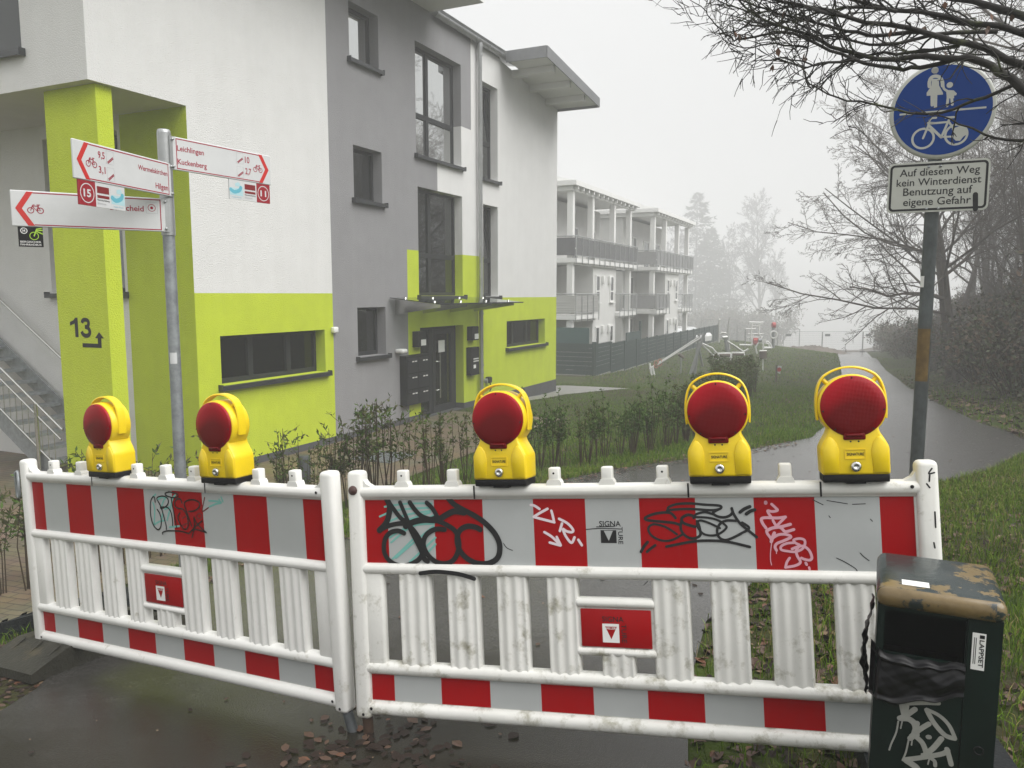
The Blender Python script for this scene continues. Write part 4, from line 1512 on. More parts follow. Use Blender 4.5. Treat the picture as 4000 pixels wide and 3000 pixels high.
def route_plate(fi, x, z1, w, h, kind, mats):
    mb = MB().box((x, -.005, z1 - h), (x + w, .004, z1), 0)
    po = mb.build('route_plate', mats[0], fi)
    mb = MB()
    y = -.0056
    cx, cz = x + w / 2, z1 - h / 2
    if kind in ('15', '11'):
        mb.ring(cx, cz, h * .36, h * .40, y, 1)
        mb.text(kind, cx, cz - h * .16, h=h * .32, w=w * .44, y=y, mi=1, align='c')
    elif kind == 'pan':
        mb.poly([(x + .012, z1 - h * .42), (x + w - .012, z1 - h * .42), (x + w - .012, z1 - h * .14), (x + .012, z1 - h * .14)], y, 1)
        mb.poly([(x + .012, z1 - h * .62), (x + w - .012, z1 - h * .62), (x + w - .012, z1 - h * .50), (x + .012, z1 - h * .50)], y, 1)
        mb.text('Panorama-Radweg', x + .012, z1 - h * .76, w=w - .024, h=h * .1, y=y, mi=2)
        mb.text('Balkantrasse', x + .012, z1 - h * .88, w=(w - .024) * .7, h=h * .08, y=y, mi=3)
    elif kind == 'wave':
        q = [(x + .004, z1 - h * .78), (x + w - .004, z1 - h * .80), (x + w - .004, z1 - h * .30), (x + w * .75, z1 - h * .38), (x + w * .4, z1 - h * .42), (x + w * .2, z1 - h * .40), (x + .004, z1 - h * .42)]
        mb.poly(q, y, 2)
        mb.stroke([(x + .012, z1 - h * .52), (x + w * .35, z1 - h * .62), (x + w * .7, z1 - h * .52), (x + w * .82, z1 - h * .36)], .026, y - .0003, 1)
        mb.poly([(x + w * .42, z1 - h * .32), (x + w * .78, z1 - h * .32), (x + w * .78, z1 - h * .16), (x + w * .64, z1 - h * .10), (x + w * .42, z1 - h * .18)], y - .0002, 2)
        mb.text('wupper-Route', x + w * .15, z1 - h * .93, w=w * .7, h=h * .08, y=y, mi=1)
    elif kind == 'bus':
        mb.ring(x + w * .24, z1 - h * .20, h * .12, h * .155, y, 1)
        mb.text('H', x + w * .24, z1 - h * .265, h=h * .13, w=h * .11, y=y, mi=1, align='c')
        mb.ring(x + w * .64, z1 - h * .45, h * .17, h * .205, y, 2)
        for p in [[(.64, .45), (.76, .10), (.95, .06)], [(.72, .2), (.985, .34)], [(.985, .16), (.75, .16)]]:
            mb.stroke([(x + a * w, z1 - b_ * h) for a, b_ in p], .007, y - .0002, 2, curve=False)
        mb.text('BERGISCHER', x + w * .07, z1 - h * .80, w=w * .84, h=h * .095, y=y, mi=1)
        mb.text('FAHRRADBUS', x + w * .07, z1 - h * .94, w=w * .84, h=h * .095, y=y, mi=1)
    mb.build('print', mats, po)


PM = [m_sred, m_sred2, m_ink, m_greyink, m_greyink]
f1 = finger((-2.46, 4.47), 2.554)
mb, y = arm_marks(f1, False)
bicycle(mb, .092, .080, .085, y, 0, .055)
mb.text('9,5', .190, .133, w=.055, h=.046, y=y)
mb.text('3,1', .190, .050, w=.055, h=.046, y=y)
rail_icon(mb, .258, .118, .060, y)
rail_icon(mb, .258, .022, .060, y)
mb.text('Wermelskirchen', .535, .128, w=.285, y=y, base=True)
mb.text('Hilgen', .695, .035, w=.125, y=y, base=True)
mb.build('lettering', PM, f1)
route_plate(f1, .026, -.001, .132, .138, '15', [m_dkred, m_signw])
route_plate(f1, .1585, -.001, .122, .138, 'pan', [m_signw, m_maroon, m_ink, m_greyink])
route_plate(f1, .281, -.001, .122, .138, 'wave', [m_signw, m_wave, m_wave2])
f2 = finger((-1.86, 6.08), 2.733, True)
mb, y = arm_marks(f2, True)
bicycle(mb, .690, .080, .085, y, 0, .055)
mb.text('Leichlingen', .035, .128, w=.215, y=y, base=True)
mb.text('Kuckenberg', .035, .042, w=.235, y=y, base=True)
rail_icon(mb, .535, .118, .060, y)
rail_icon(mb, .535, .022, .060, y)
mb.text('10', .612, .130, w=.042, h=.046, y=y)
mb.text('2,7', .612, .043, w=.055, h=.052, y=y)
mb.build('lettering', PM, f2)
route_plate(f2, .462, -.001, .128, .138, 'wave', [m_signw, m_wave, m_wave2])
route_plate(f2, .5905, -.001, .125, .138, 'pan', [m_signw, m_maroon, m_ink, m_greyink])
route_plate(f2, .716, -.001, .130, .138, '11', [m_dkred, m_signw])
f3 = finger((-3.02, 4.86), 2.325)
mb, y = arm_marks(f3, False)
bicycle(mb, .085, .082, .085, y, 0, .055)
mb.text('Burscheid', .535, .125, w=.195, y=y, base=True)
mb.ring(.778, .15, .020, .0235, y, 0)
mb.disc(.778, .15, .009, y, 0)
mb.stroke([(.745, .115), (.812, .115), (.812, .185), (.745, .185), (.745, .115)], .0015, y, 4, curve=False)
mb.build('lettering', PM, f3)
route_plate(f3, .028, -.001, .130, .120, 'bus', [m_black, m_whitep, m_lime])

# ------------------------------------------------------------------ blue path sign
m_blue = mat('sign_blue', (.002, .042, .23), .35, spec=.15, var=.05, vscale=5)
m_platew = mat('plate_white', (.50, .51, .47), .35, var=.05, vscale=5)
sx, sy = 2.452, 4.66
gz2 = G(sx, sy)
SM = frame((sx, sy, gz2), (math.cos(R(26)), -math.sin(R(26)), -.0), None, (.013, 0, 1))
sp = thing('path_sign', 'round blue pedestrian and cycle sign above a white text plate on a leaning post', 'road sign', SM)
zt = loc(SM, -.04, 3690, 240)[1]
mb = MB().tube([(0, 0, -.1), (0, 0, zt - .1)], .038, 20)
po = mb.build('pole', mat('galvanised_dark', (.085, .095, .098), .5, metal=.3, var=.35, vscale=16, stretch=(1, 1, .6)), sp)
za0, za1 = loc(SM, -.04, 3600, 1490)[1], loc(SM, -.04, 3640, 1285)[1]
mb = MB()
mb.add([(.0387 * math.sin(a), -.0387 * math.cos(a), z) for z in (za0, za1) for a in [R(-70 + 10 * k) for k in range(13)]], [(k, k + 1, 14 + k, 13 + k) for k in range(12)], 0, True)
mb.build('sticker_residue', mat('tape_brown', (.14, .088, .028), .6, var=.35, vscale=20), po)
z0_, z1_ = loc(SM, -.04, 3620, 1122)[1], loc(SM, -.04, 3620, 1078)[1]
mb = MB().add([(.0388 * math.sin(a), -.0388 * math.cos(a), z) for z in (z0_, z1_) for a in [R(-75 + 9 * k) for k in range(6)]], [(k, k + 1, 7 + k, 6 + k) for k in range(5)], 0, True)
mb.build('white_sticker', m_whitep, po)
yd = -.05
cx, cz = loc(SM, yd, 3680, 430)
r_ = .5 * (loc(SM, yd, 3889, 445)[0] - loc(SM, yd, 3470, 445)[0])
mb = MB().lathe([(0, .014), (r_ - .012, .014), (r_ - .004, .010), (r_, .004), (r_, -.012), (r_ - .02, -.012), (r_ - .03, 0), (0, 0)], 72, T=Matrix.Translation((cx, yd + .014, cz)) @ RX)
rs = mb.build('round_sign', m_platew, sp)
mb = MB().disc(cx, cz, r_ - .022, yd - .0008, n=72)
mb.build('blue_field', m_blue, rs)
zs_ = lambda p: [loc(SM, yd, 3400 + a * .27125, 200 + b_ * .27125) for a, b_ in p]
mb = MB()
y = yd - .0016
k_ = .27125 * .00148
mb.poly(zs_([(890, 250), (980, 250), (980, 290), (955, 320), (905, 320), (880, 290)]), y)
mb.disc(*zs_([(930, 275)])[0], 45 * k_, y)
mb.stroke(zs_([(850, 510), (850, 440), (880, 380), (940, 360), (1000, 380), (1035, 440), (1040, 500)]), 46 * k_, y)
mb.poly(zs_([(885, 400), (985, 400), (990, 500), (1045, 600), (1045, 625), (810, 645), (810, 600), (880, 500)]), y)
mb.stroke(zs_([(890, 630), (890, 775)]), 42 * k_, y, curve=False)
mb.stroke(zs_([(940, 630), (936, 800)]), 42 * k_, y, curve=False)
mb.stroke(zs_([(1045, 470), (1060, 540), (1110, 575)]), 30 * k_, y)
mb.disc(*zs_([(1143, 487)])[0], 40 * k_, y)
mb.poly(zs_([(1090, 560), (1200, 565), (1245, 610), (1235, 635), (1205, 640), (1205, 680), (1100, 680)]), y)
mb.stroke(zs_([(1118, 670), (1104, 790)]), 34 * k_, y, curve=False)
mb.stroke(zs_([(1170, 670), (1180, 770)]), 34 * k_, y, curve=False)
mb.stroke(zs_([(420, 915), (1670, 808)]), 26 * k_, y, curve=False, caps=False)
for c, r2 in ((zs_([(757, 1258)])[0], 135), (zs_([(1235, 1200)])[0], 135)):
    mb.ring(c[0], c[1], (r2 - 14) * k_, (r2 + 16) * k_, y)
for p, w in [([(757, 1255), (830, 1085), (850, 1000), (880, 965), (945, 960)], 28), ([(825, 1030), (930, 1035)], 26), ([(850, 1080), (1020, 1240)], 36), ([(840, 1045), (1110, 1020)], 28), ([(1020, 1240), (1140, 970)], 30),
             ([(1030, 1235), (1190, 1230)], 26), ([(1125, 1010), (1205, 1130)], 26), ([(1085, 958), (1200, 950)], 30)]:
    mb.stroke(zs_(p), w * k_, y - .0002, curve=False)
mb.poly(zs_([(1170, 1120), (1280, 1080), (1330, 1060), (1400, 1120), (1410, 1180), (1340, 1230), (1290, 1290), (1230, 1290), (1180, 1240), (1200, 1180)]), y - .0004)
mb.build('pictogram', m_platew, rs)
xL, zB = loc(SM, yd, 3462, 838)
xR, zT = loc(SM, yd, 3872, 623)
wP, hP = xR - xL, .5 * (zT - zB) + .5 * (loc(SM, yd, 3462, 635)[1] - loc(SM, yd, 3872, 815)[1])
zc_ = .25 * (zB + zT + loc(SM, yd, 3462, 635)[1] + loc(SM, yd, 3872, 815)[1])
zB, zT = zc_ - hP / 2, zc_ + hP / 2


def rrect(x0, z0, x1, z1, r, n=6):
    P = []
    for cx_, cz_, a0 in ((x1 - r, z1 - r, 0), (x0 + r, z1 - r, 90), (x0 + r, z0 + r, 180), (x1 - r, z0 + r, 270)):
        P += [(cx_ + r * math.cos(R(a0 + 90 * k / n)), cz_ + r * math.sin(R(a0 + 90 * k / n))) for k in range(n + 1)]
    return P


mb = MB().prism(rrect(xL, zB, xR, zT, .03), yd, yd + .012)
tp = mb.build('text_plate', m_platew, sp)
mb = MB()
a = rrect(xL + .010, zB + .010, xR - .010, zT - .010, .024)
c = rrect(xL + .022, zB + .022, xR - .022, zT - .022, .014)
n = len(a)
mb.add([(p[0], yd - .0008, p[1]) for p in a + c], [(i, (i + 1) % n, n + (i + 1) % n, n + i) for i in range(n)])
for body, l_, r2 in (('Auf diesem Weg', (1445, 1086), (1940, 1070)), ('kein Winterdienst', (1425, 1150), (1948, 1128)), ('Benutzung auf', (1465, 1210), (1893, 1188)), ('eigene Gefahr', (1465, 1273), (1883, 1252))):
    A_, B_ = [loc(SM, yd, 2600 + q[0] * .6329, q[1] * .6329) for q in (l_, r2)]
    mb.text(body, A_[0], (A_[1] + B_[1]) / 2, w=B_[0] - A_[0], y=yd - .0009, base=True)
mb.build('lettering', m_ink, tp)
MB().stroke([loc(SM, yd, 2600 + 1912 * .6329, 1200 * .6329), loc(SM, yd, 2600 + 1912 * .6329, 1290 * .6329)], .026, yd - .0016).build('spray_blot', m_ink, tp)
mb = MB()
for dx in (-.03, .03):
    for z in (zB + .018, zT - .03):
        mb.lathe([(.007, 0), (.007, .004), (0, .005)], 10, T=Matrix.Translation((dx, yd - .0017, z)) @ RX)
mb.build('screw', m_galv, tp)
mb = MB()
for z in (cz + .1, cz - .12, zc_):
    mb.box((-.06, yd + .0125, z - .015), (.06, -.034, z + .015))
mb.build('bracket', m_galv, sp)

# ------------------------------------------------------------------ litter bin
m_bin = mat('bin_green', (.003, .010, .0075), .42, spec=.25, var=.4, vscale=4, bump=.05, bscale=20)
m_lid = mat('bin_lid_paint', (.026, .036, .036), .24, col2=(.17, .125, .06), c2s=8, c2t=.545, c2w=.015, bump=.12, bscale=18, stretch=(1, 1, 1.6))
bx = Vector((.905, -.425, 0)).normalized()
BO = Vector((.972, 2.0, 0))
gzb = G(1.1, 2.1)
BNM = frame((BO.x, BO.y, gzb), bx)
BW, BD, BH = .286, .315, .935 - gzb
bn = thing('litter_bin', 'dark green litter bin with flaking lid and silver graffiti beside the barrier', 'litter bin', BNM)
mb = MB()
t_ = .012
ob_, ot = BH - .180, BH - .062            # opening
mb.box((0, 0, 0), (BW - .08, t_, ob_))
mb.box((BW - .076, 0, 0), (BW, t_, BH - .05))
mb.box((BW - .0795, .004, 0), (BW - .0765, t_, BH - .05))
mb.box((0, 0, ob_), (.018, t_, BH - .05))
mb.box((.018, 0, ot), (BW - .08, t_, BH - .05))
mb.box((0, t_, 0), (t_, BD, BH - .05))
mb.box((BW - t_, t_, 0), (BW, BD, BH - .05))
mb.box((t_, BD - t_, 0), (BW - t_, BD, BH - .05))
mb.box((t_, t_, 0), (BW - t_, BD - t_, .02))
bb = mb.build('body', m_bin, bn)
mb = MB().rbox((-.006, -.012, BH - .058), (BW + .008, BD + .006, BH), .026, seg=4)
for i, f in enumerate(mb.f):
    c_ = sum((Vector(mb.v[k]) for k in f), Vector()) / len(f)
    if c_.y < .004 and c_.x < BW - .03:
        mb.m[i] = 1
mb.build('lid', [m_lid, mat('bin_lid_ochre', (.15, .105, .045), .3, col2=(.022, .030, .03), c2s=16, c2t=.57, c2w=.02, var=.3, vscale=14, bump=.1, bscale=30)], bn)
mb = MB().box((.055, -.0, BH + .0008), (.12, .04, BH + .0016), T=Matrix.Translation((0, .03, 0)))
so = mb.build('torn_sticker', m_whitep, bn)
mb = MB().box((BW - .066, -.0016, BH - .185), (BW - .036, -.0004, BH - .088))
so = mb.build('maker_sticker', m_whitep, bn)
mb = MB().text('LAPPSET', BW - .050, BH - .105, w=.072, h=.011, y=-.0024, rot=-math.pi / 2)
mb.box((BW - .050, -.0024, BH - .101), (BW - .039, -.002, BH - .092))
for k in range(2):
    mb.box((BW - .058 - k * .004, -.0022, BH - .17), (BW - .0565 - k * .004, -.002, BH - .10))
mb.build('lettering', m_ink, so)
MB().lathe([(.012, 0), (.012, .003), (.009, .003), (.009, 0)], 16, T=Matrix.Translation((BW - .035, 0, BH - .40)) @ RX).build('lock', m_black, bn)
zg = lambda p: Z(3300, 2100, .5426, p)
m_silver = mat('marker_silver', (.36, .36, .34), .35, metal=.3, var=.15, vscale=30)
it = [(zg(p), w * .00036, 0) for p, w in [
    ([(400, 1150), (415, 1230), (430, 1290)], 36), ([(455, 1150), (435, 1280)], 34), ([(440, 1195), (560, 1190), (675, 1193)], 30), ([(675, 1190), (600, 1155), (520, 1132), (420, 1145)], 26), ([(395, 1300), (440, 1280), (505, 1235)], 38),
    ([(400, 1300), (460, 1305), (505, 1345), (515, 1420)], 44), ([(520, 1335), (495, 1420), (470, 1445)], 38), ([(480, 1430), (540, 1380), (605, 1340)], 36), ([(510, 1430), (560, 1480), (590, 1560)], 36),
    ([(590, 1240), (640, 1330), (720, 1420), (790, 1445)], 34), ([(590, 1235), (680, 1280), (750, 1350), (795, 1445)], 26), ([(600, 1434), (608, 1434)], 34), ([(580, 1560), (640, 1510), (695, 1445)], 38),
    ([(445, 1595), (560, 1580), (700, 1555), (740, 1530)], 36), ([(735, 1520), (755, 1590), (765, 1630)], 34), ([(440, 1600), (500, 1640), (520, 1659)], 46), ([(560, 1560), (640, 1600), (650, 1640)], 26),
    ([(385, 1320), (370, 1400), (335, 1480), (320, 1525)], 12), ([(460, 1450), (440, 1540), (415, 1600)], 12), ([(415, 1310), (402, 1370)], 10), ([(610, 1580), (598, 1628)], 10), ([(485, 1450), (480, 1490)], 10)]]
mb = MB()
for kk, (pts, w, mi) in enumerate(it):
    mb.stroke([loc(BNM, -.0006, *q) for q in pts], w, -.0006 - .00012 * kk, mi)
mb.build('silver_graffiti', m_silver, bb)
# the bag: folded over the edge of the opening
m_bag = mat('bin_bag', (.005, .005, .006), .36, bump=.2, bscale=14, bdist=.01, spec=.3)
nx, nz = 70, 56
vs = []
ridge = lambda t: abs((t % 1.0) * 2 - 1)
for j in range(nz + 1):
    for i in range(nx + 1):
        u, v = i / nx, j / nz
        x = -.012 + u * (BW - .066)
        top = ob_ + .012 - .012 * math.sin(u * 3.1) + .003 * math.sin(u * 23)
        bot = ob_ - .142 + .058 * u ** 1.3 + .005 * math.sin(u * 15)
        z = top + (bot - top) * v
        y = -.005 - .010 * math.sin(v * math.pi) - .006 * ridge(1.3 * v - 1.1 * u + .2) - .004 * ridge(1.6 * u + 1.2 * v) - .002 * ridge(4.1 * u - 2.0 * v) - .0012 * ridge(5 * v + 4 * u)
        y -= .010 * math.exp(-((v - .10 - .05 * u) / .04) ** 2) + .012 * math.exp(-((v - .93) / .045) ** 2)
        if u < .10:
            y += (.10 - u) * .6
        vs.append((x, y, z))
fs = [(j * (nx + 1) + i, j * (nx + 1) + i + 1, (j + 1) * (nx + 1) + i + 1, (j + 1) * (nx + 1) + i) for j in range(nz) for i in range(nx)]
mb = MB().add(vs, fs, 0, True)
vs = []
for j in range(41):
    for i in range(13):
        u, v = i / 12, j / 40
        z = BH - .064 - v * .25
        vs.append((-.004 - .024 * math.sin(v * 3.0) * (1 - .5 * u) - .008 * ridge(3.1 * v + u) - .005 * ridge(6.3 * v - 2 * u), .004 + .09 * u + .008 * ridge(4 * v), z + .006 * math.sin(u * 9)))
mb.add(vs, [(j * 13 + i, j * 13 + i + 1, (j + 1) * 13 + i + 1, (j + 1) * 13 + i) for j in range(40) for i in range(12)], 0, True)
# inside part of the bag
mb.add([(.02, .03, ob_ + .01), (BW - .09, .03, ob_ + .01), (BW - .09, .2, ob_ - .15), (.02, .2, ob_ - .15)], [(0, 1, 2, 3)], 0, True)
tag(mb.build('bin_bag', m_bag, M=BNM), 'black plastic bag hanging out of the opening of the green litter bin', 'bin bag')

# ------------------------------------------------------------------ plants
m_bark = mat('bark_dark', (.013, .011, .009), .9, var=.3, vscale=12, col2=(.045, .055, .018), c2s=5, c2t=.60, c2w=.05, bump=.4, bscale=40)
m_bark2 = mat('bark_wood', (.075, .060, .047), .95, var=.25, vscale=6)
m_bark3 = mat('bark_far', (.06, .055, .05), .95)
m_needle = mat('needles', (.022, .030, .018), .9, var=.3, vscale=1)
m_stem = mat('hedge_stem', (.055, .040, .024), .9, spec=.1)
m_leafd = mat('hedge_leaf', (.058, .105, .018), .55, spec=.12, var=.5, vscale=9)
m_leafb = mat('hedge_leaf_brown', (.080, .088, .026), .55, spec=.12, var=.5, vscale=9)
m_br1 = mat('bramble_green', (.055, .068, .024), .6, var=.5, vscale=4)
m_br2 = mat('bramble_brown', (.115, .078, .050), .8, var=.4, vscale=4)
m_br3 = mat('bramble_dark', (.045, .042, .026), .7, var=.4, vscale=4)
LITTER = [mat('leaf_brown', (.075, .042, .026), .6), mat('leaf_dark', (.024, .016, .012), .6, spec=.2), mat('leaf_tan', (.16, .105, .06), .7), mat('leaf_rust', (.11, .045, .02), .65)]
GRASS = [mat('grass_mid', (.085, .155, .010), .8, spec=.05), mat('grass_light', (.15, .21, .03), .8, spec=.05), mat('grass_dark', (.040, .075, .008), .8, spec=.05), mat('grass_straw', (.20, .165, .06), .8, spec=.2)]


def rvec(r):
    while True:
        v = Vector((r.uniform(-1, 1), r.uniform(-1, 1), r.uniform(-1, 1)))
        if .05 < v.length < 1:
            return v.normalized()


def branch(mb, r, p, d, rad, L_, n, grav=0., wob=.15, sides=5, tip=.3):
    pts, rr = [p.copy()], [rad]
    d = d.normalized()
    for i in range(n):
        d = (d + rvec(r) * wob + Vector((0, 0, grav))).normalized()
        p = p + d * L_ / n
        pts.append(p.copy())
        rr.append(rad * (1 - (1 - tip) * (i + 1) / n))
    mb.tube(pts, rr, sides, caps=False)
    return pts, rr


def crown(mb, r, pts, rr, level, spec):
    """side branches along a limb; spec[level] = (count, length factor, angle, gravity, t0)"""
    if level >= len(spec):
        return
    cnt, lf, ang, grav, t0 = spec[level]
    Lp = sum((pts[i + 1] - pts[i]).length for i in range(len(pts) - 1))
    for k in range(cnt):
        t = t0 + (1 - t0) * (k + r.random()) / cnt
        f = t * (len(pts) - 1)
        i = min(int(f), len(pts) - 2)
        p = pts[i].lerp(pts[i + 1], f - i)
        ax = (pts[i + 1] - pts[i]).normalized()
        side = ax.orthogonal().normalized()
        side = Matrix.Rotation(r.uniform(0, 6.283), 3, ax) @ side
        a = ang * r.uniform(.7, 1.25)
        d = ax * math.cos(a) + side * math.sin(a)
        rad = max((rr[i] * (1 - f + i) + rr[i + 1] * (f - i)) * .55, spec_min)
        L_ = Lp * lf * (1.15 - .7 * t) * r.uniform(.7, 1.2)
        n = (5, 4, 3, 2, 2)[min(level, 4)]
        q, qr = branch(mb, r, p, d, rad, L_, n, grav, .22, 4 if level < 2 else 3, .35)
        crown(mb, r, q, qr, level + 1, spec)


spec_min = .006


def tree_proto(name, seed, H_, rad, spec, lean=(0, 0), m=None, forks=1, wob=.06, minr=.006):
    global spec_min
    spec_min = minr
    r = random.Random(seed)
    tr, cr = MB(), MB()
    for f in range(forks):
        d = Vector((lean[0] + (r.uniform(-.28, .28) if forks > 1 else 0), lean[1] + (r.uniform(-.28, .28) if forks > 1 else 0), 1))
        pts, rr = branch(tr, r, Vector((r.uniform(-.1, .1) * (forks > 1), r.uniform(-.1, .1) * (forks > 1), -.4)), d, rad * (1 if forks == 1 else .75), H_, 9, .02, wob, 8, .12)
        crown(cr, r, pts, rr, 0, spec)
    root = thing(name, '', 'tree')
    tr.build('trunk', m or m_bark2, root)
    cr.build('crown', m or m_bark2, root)
    return root


def place_trees(protos, spots, label, group, cat='tree'):
    index_children()
    used = set()
    for i, (x, y, k, rot, sc) in enumerate(spots):
        p = protos[k]
        o = p if k not in used else copy_tree(p)
        used.add(k)
        o.matrix_world = Matrix.Translation((x, y, G(x, y))) @ Matrix.Rotation(rot, 4, 'Z') @ Matrix.Scale(sc, 4)
        tag(o, label[k] if isinstance(label, (list, tuple)) else label, cat, group)


# wood on the bank right of the path
wood = [tree_proto('bare_tree', 11, 11, .13, [(13, .42, .85, .03, .25), (7, .48, .75, .02, .15), (5, .5, .7, 0, .2), (3, .5, .6, -.02, .2)], wob=.08, minr=.007),
        tree_proto('bare_tree', 12, 12, .10, [(11, .32, .6, .05, .35), (7, .5, .7, .02, .15), (5, .5, .7, 0, .2), (3, .5, .6, -.02, .2)], forks=2, minr=.007),
        tree_proto('bare_tree', 13, 9.5, .085, [(10, .40, .75, .04, .2), (7, .5, .8, .02, .15), (5, .55, .7, 0, .2), (3, .5, .6, -.02, .2)], forks=3, minr=.007)]
sp_ = []
wr = random.Random(5)
for i in range(46):
    y = 11 + 36 * (i / 46) ** 1.2
    x = xr(y) + 3.8 + wr.random() ** 1.1 * (7 + y * .12) + (2.0 if y < 15 else 0)
    sp_.append((x, y + wr.uniform(-.6, .6), wr.randrange(3), wr.uniform(0, 6.28), wr.uniform(.9, 1.3)))
place_trees(wood, sp_, ['bare single trunked tree standing among others in the misty wood right of the path', 'bare twin stemmed tree standing among others in the misty wood right of the path', 'slender bare tree with several stems in the misty wood right of the path'], 'bare trees in the wood on the bank')
sp_ = []
for i in range(40):
    y = 9.5 + 36 * (i / 40) ** 1.2
    sp_.append((xr(y) + 3.0 + wr.random() * (5 + y * .08) + (1.2 if y < 14 else 0), y, 0, wr.uniform(0, 6.28), wr.uniform(.30, .55)))
sapling = tree_proto('sapling', 14, 9.0, .06, [(9, .40, .6, .06, .15), (6, .5, .7, .02, .15), (4, .55, .7, 0, .2)], forks=4, minr=.012)
place_trees([sapling], sp_, 'thin many stemmed bare sapling among the brambles on the slope right of the path', 'saplings on the bank')
# the wide tree whose limbs reach left over the path
spread = tree_proto('spreading_tree', 21, 6.2, .10, [(17, .80, 1.05, .03, .30), (11, .42, .72, .015, .12), (8, .42, .7, .0, .15), (5, .45, .6, -.02, .2), (2, .5, .6, 0, .3)], lean=(-.22, .0), minr=.0042)
spx, spy = 15.6, 27.0
spread.matrix_world = Matrix.Translation((spx, spy, G(spx, spy))) @ Matrix.Scale(1.55, 4)
tag(spread, 'wide bare tree whose long drooping limbs reach left over the foggy path', 'tree')
spread2 = tree_proto('spreading_tree', 28, 9.5, .16, [(14, .60, 1.0, .03, .30), (10, .45, .75, .012, .15), (7, .42, .7, .0, .15), (4, .45, .6, -.02, .2)], lean=(-.18, 0), minr=.007)
spread2.matrix_world = Matrix.Translation((16.4, 29, G(16.4, 29))) @ Matrix.Scale(1.15, 4)
tag(spread2, 'tall bare tree with wide pale crown at the wood edge, left of the blue sign', 'tree')
index_children()
spread3 = copy_tree(spread2)
spread3.matrix_world = Matrix.Translation((22.5, 40, G(22.5, 40))) @ Matrix.Rotation(2.0, 4, 'Z')
tag(spread3, 'faint bare tree further down the wood edge in the thicker fog', 'tree')

# far trees in the fog behind the playground
birch = [tree_proto('birch', 31, 14.5, .22, [(30, .40, .62, .05, .14), (10, .42, .6, .0, .15), (7, .5, .6, -.06, .2), (4, .6, .5, -.1, .2)], m=m_bark3, wob=.03, minr=.022),
         tree_proto('birch', 32, 12.5, .17, [(24, .38, .6, .06, .2), (9, .45, .6, .02, .2), (6, .5, .6, -.03, .2), (4, .6, .5, -.06, .2)], m=m_bark3, wob=.04, minr=.02)]
place_trees(birch, [(63.1, 200, 0, 0, 2.15), (55.0, 198, 1, 1, 2.05)], ['tall bare birch in the fog with a fine drooping crown, left of the open sky', 'thinner bare tree in the fog between the conifer and the birch'], None)
index_children()
c = copy_tree(birch[1])
c.matrix_world = Matrix.Translation((68.5, 204, G(63, 204))) @ Matrix.Rotation(2.2, 4, 'Z') @ Matrix.Scale(1.45, 4)
tag(c, 'small bare tree leaning beside the tall birch in the fog', 'tree')
c = copy_tree(birch[1])
c.matrix_world = Matrix.Translation((40.0, 200, G(40, 200))) @ Matrix.Rotation(4.2, 4, 'Z') @ Matrix.Scale(2.2, 4)
tag(c, 'faint bare tree in the fog left of the conifer, above the second apartment block', 'tree')


def conifer(name, seed, H_, R_, label, x, y):
    r = random.Random(seed)
    root = thing(name, label, 'tree', Matrix.Translation((x, y, G(x, y))))
    MB().tube([(0, 0, -.3), (0, 0, H_ * .6), (0, 0, H_)], [.3, .18, .02], 8).build('trunk', m_bark3, root)
    mb = MB()
    vs, fs = [], []
    for k in range(230):
        t = .12 + .88 * k / 230
        z = H_ * t
        Lb = R_ * (1 - t) ** .75 * r.uniform(.55, 1.1) + .25
        a = r.uniform(0, 6.283)
        d = Vector((math.cos(a), math.sin(a), 0))
        s_ = Vector((-d.y, d.x, 0))
        for j in range(int(14 + 34 * Lb / R_)):
            u = r.random() ** .7
            p = Vector((0, 0, z)) + d * Lb * u + Vector((0, 0, -.22 * Lb * u + .10 * Lb * u * u)) + s_ * r.uniform(-.32, .32) * Lb * (1.1 - u) + Vector((0, 0, r.uniform(-.25, .1)))
            w, l = r.uniform(.22, .5), r.uniform(.6, 1.3)
            e = (d + rvec(r) * .7).normalized() * l
            f_ = e.orthogonal().normalized() * w
            i0 = len(vs)
            vs += [p - f_ * .5, p + f_ * .5, p + e - Vector((0, 0, .12))]
            fs.append((i0, i0 + 1, i0 + 2))
    mb.add(vs, fs)
    mb.build('crown', m_needle, root)


conifer('conifer', 41, 37.0, 14.5, 'tall dark conifer fading into the fog behind the second apartment block', 46.5, 200)
conifer('conifer', 43, 29.0, 12.0, 'broad conifer in the fog just right of the tallest one, behind the playground', 51.5, 206)
conifer('conifer', 42, 25.0, 11.0, 'lower conifer in the fog left of the tall one, just above the block roofs', 38.0, 207)


# ---- leaf clouds
def leaf_quad(vs, fs, p, d, n_, L_, W_):
    i0 = len(vs)
    s_ = d.cross(n_).normalized() * W_ * .5
    vs += [p, p + d * L_ * .45 + s_, p + d * L_, p + d * L_ * .45 - s_]
    fs.append((i0, i0 + 1, i0 + 2, i0 + 3))


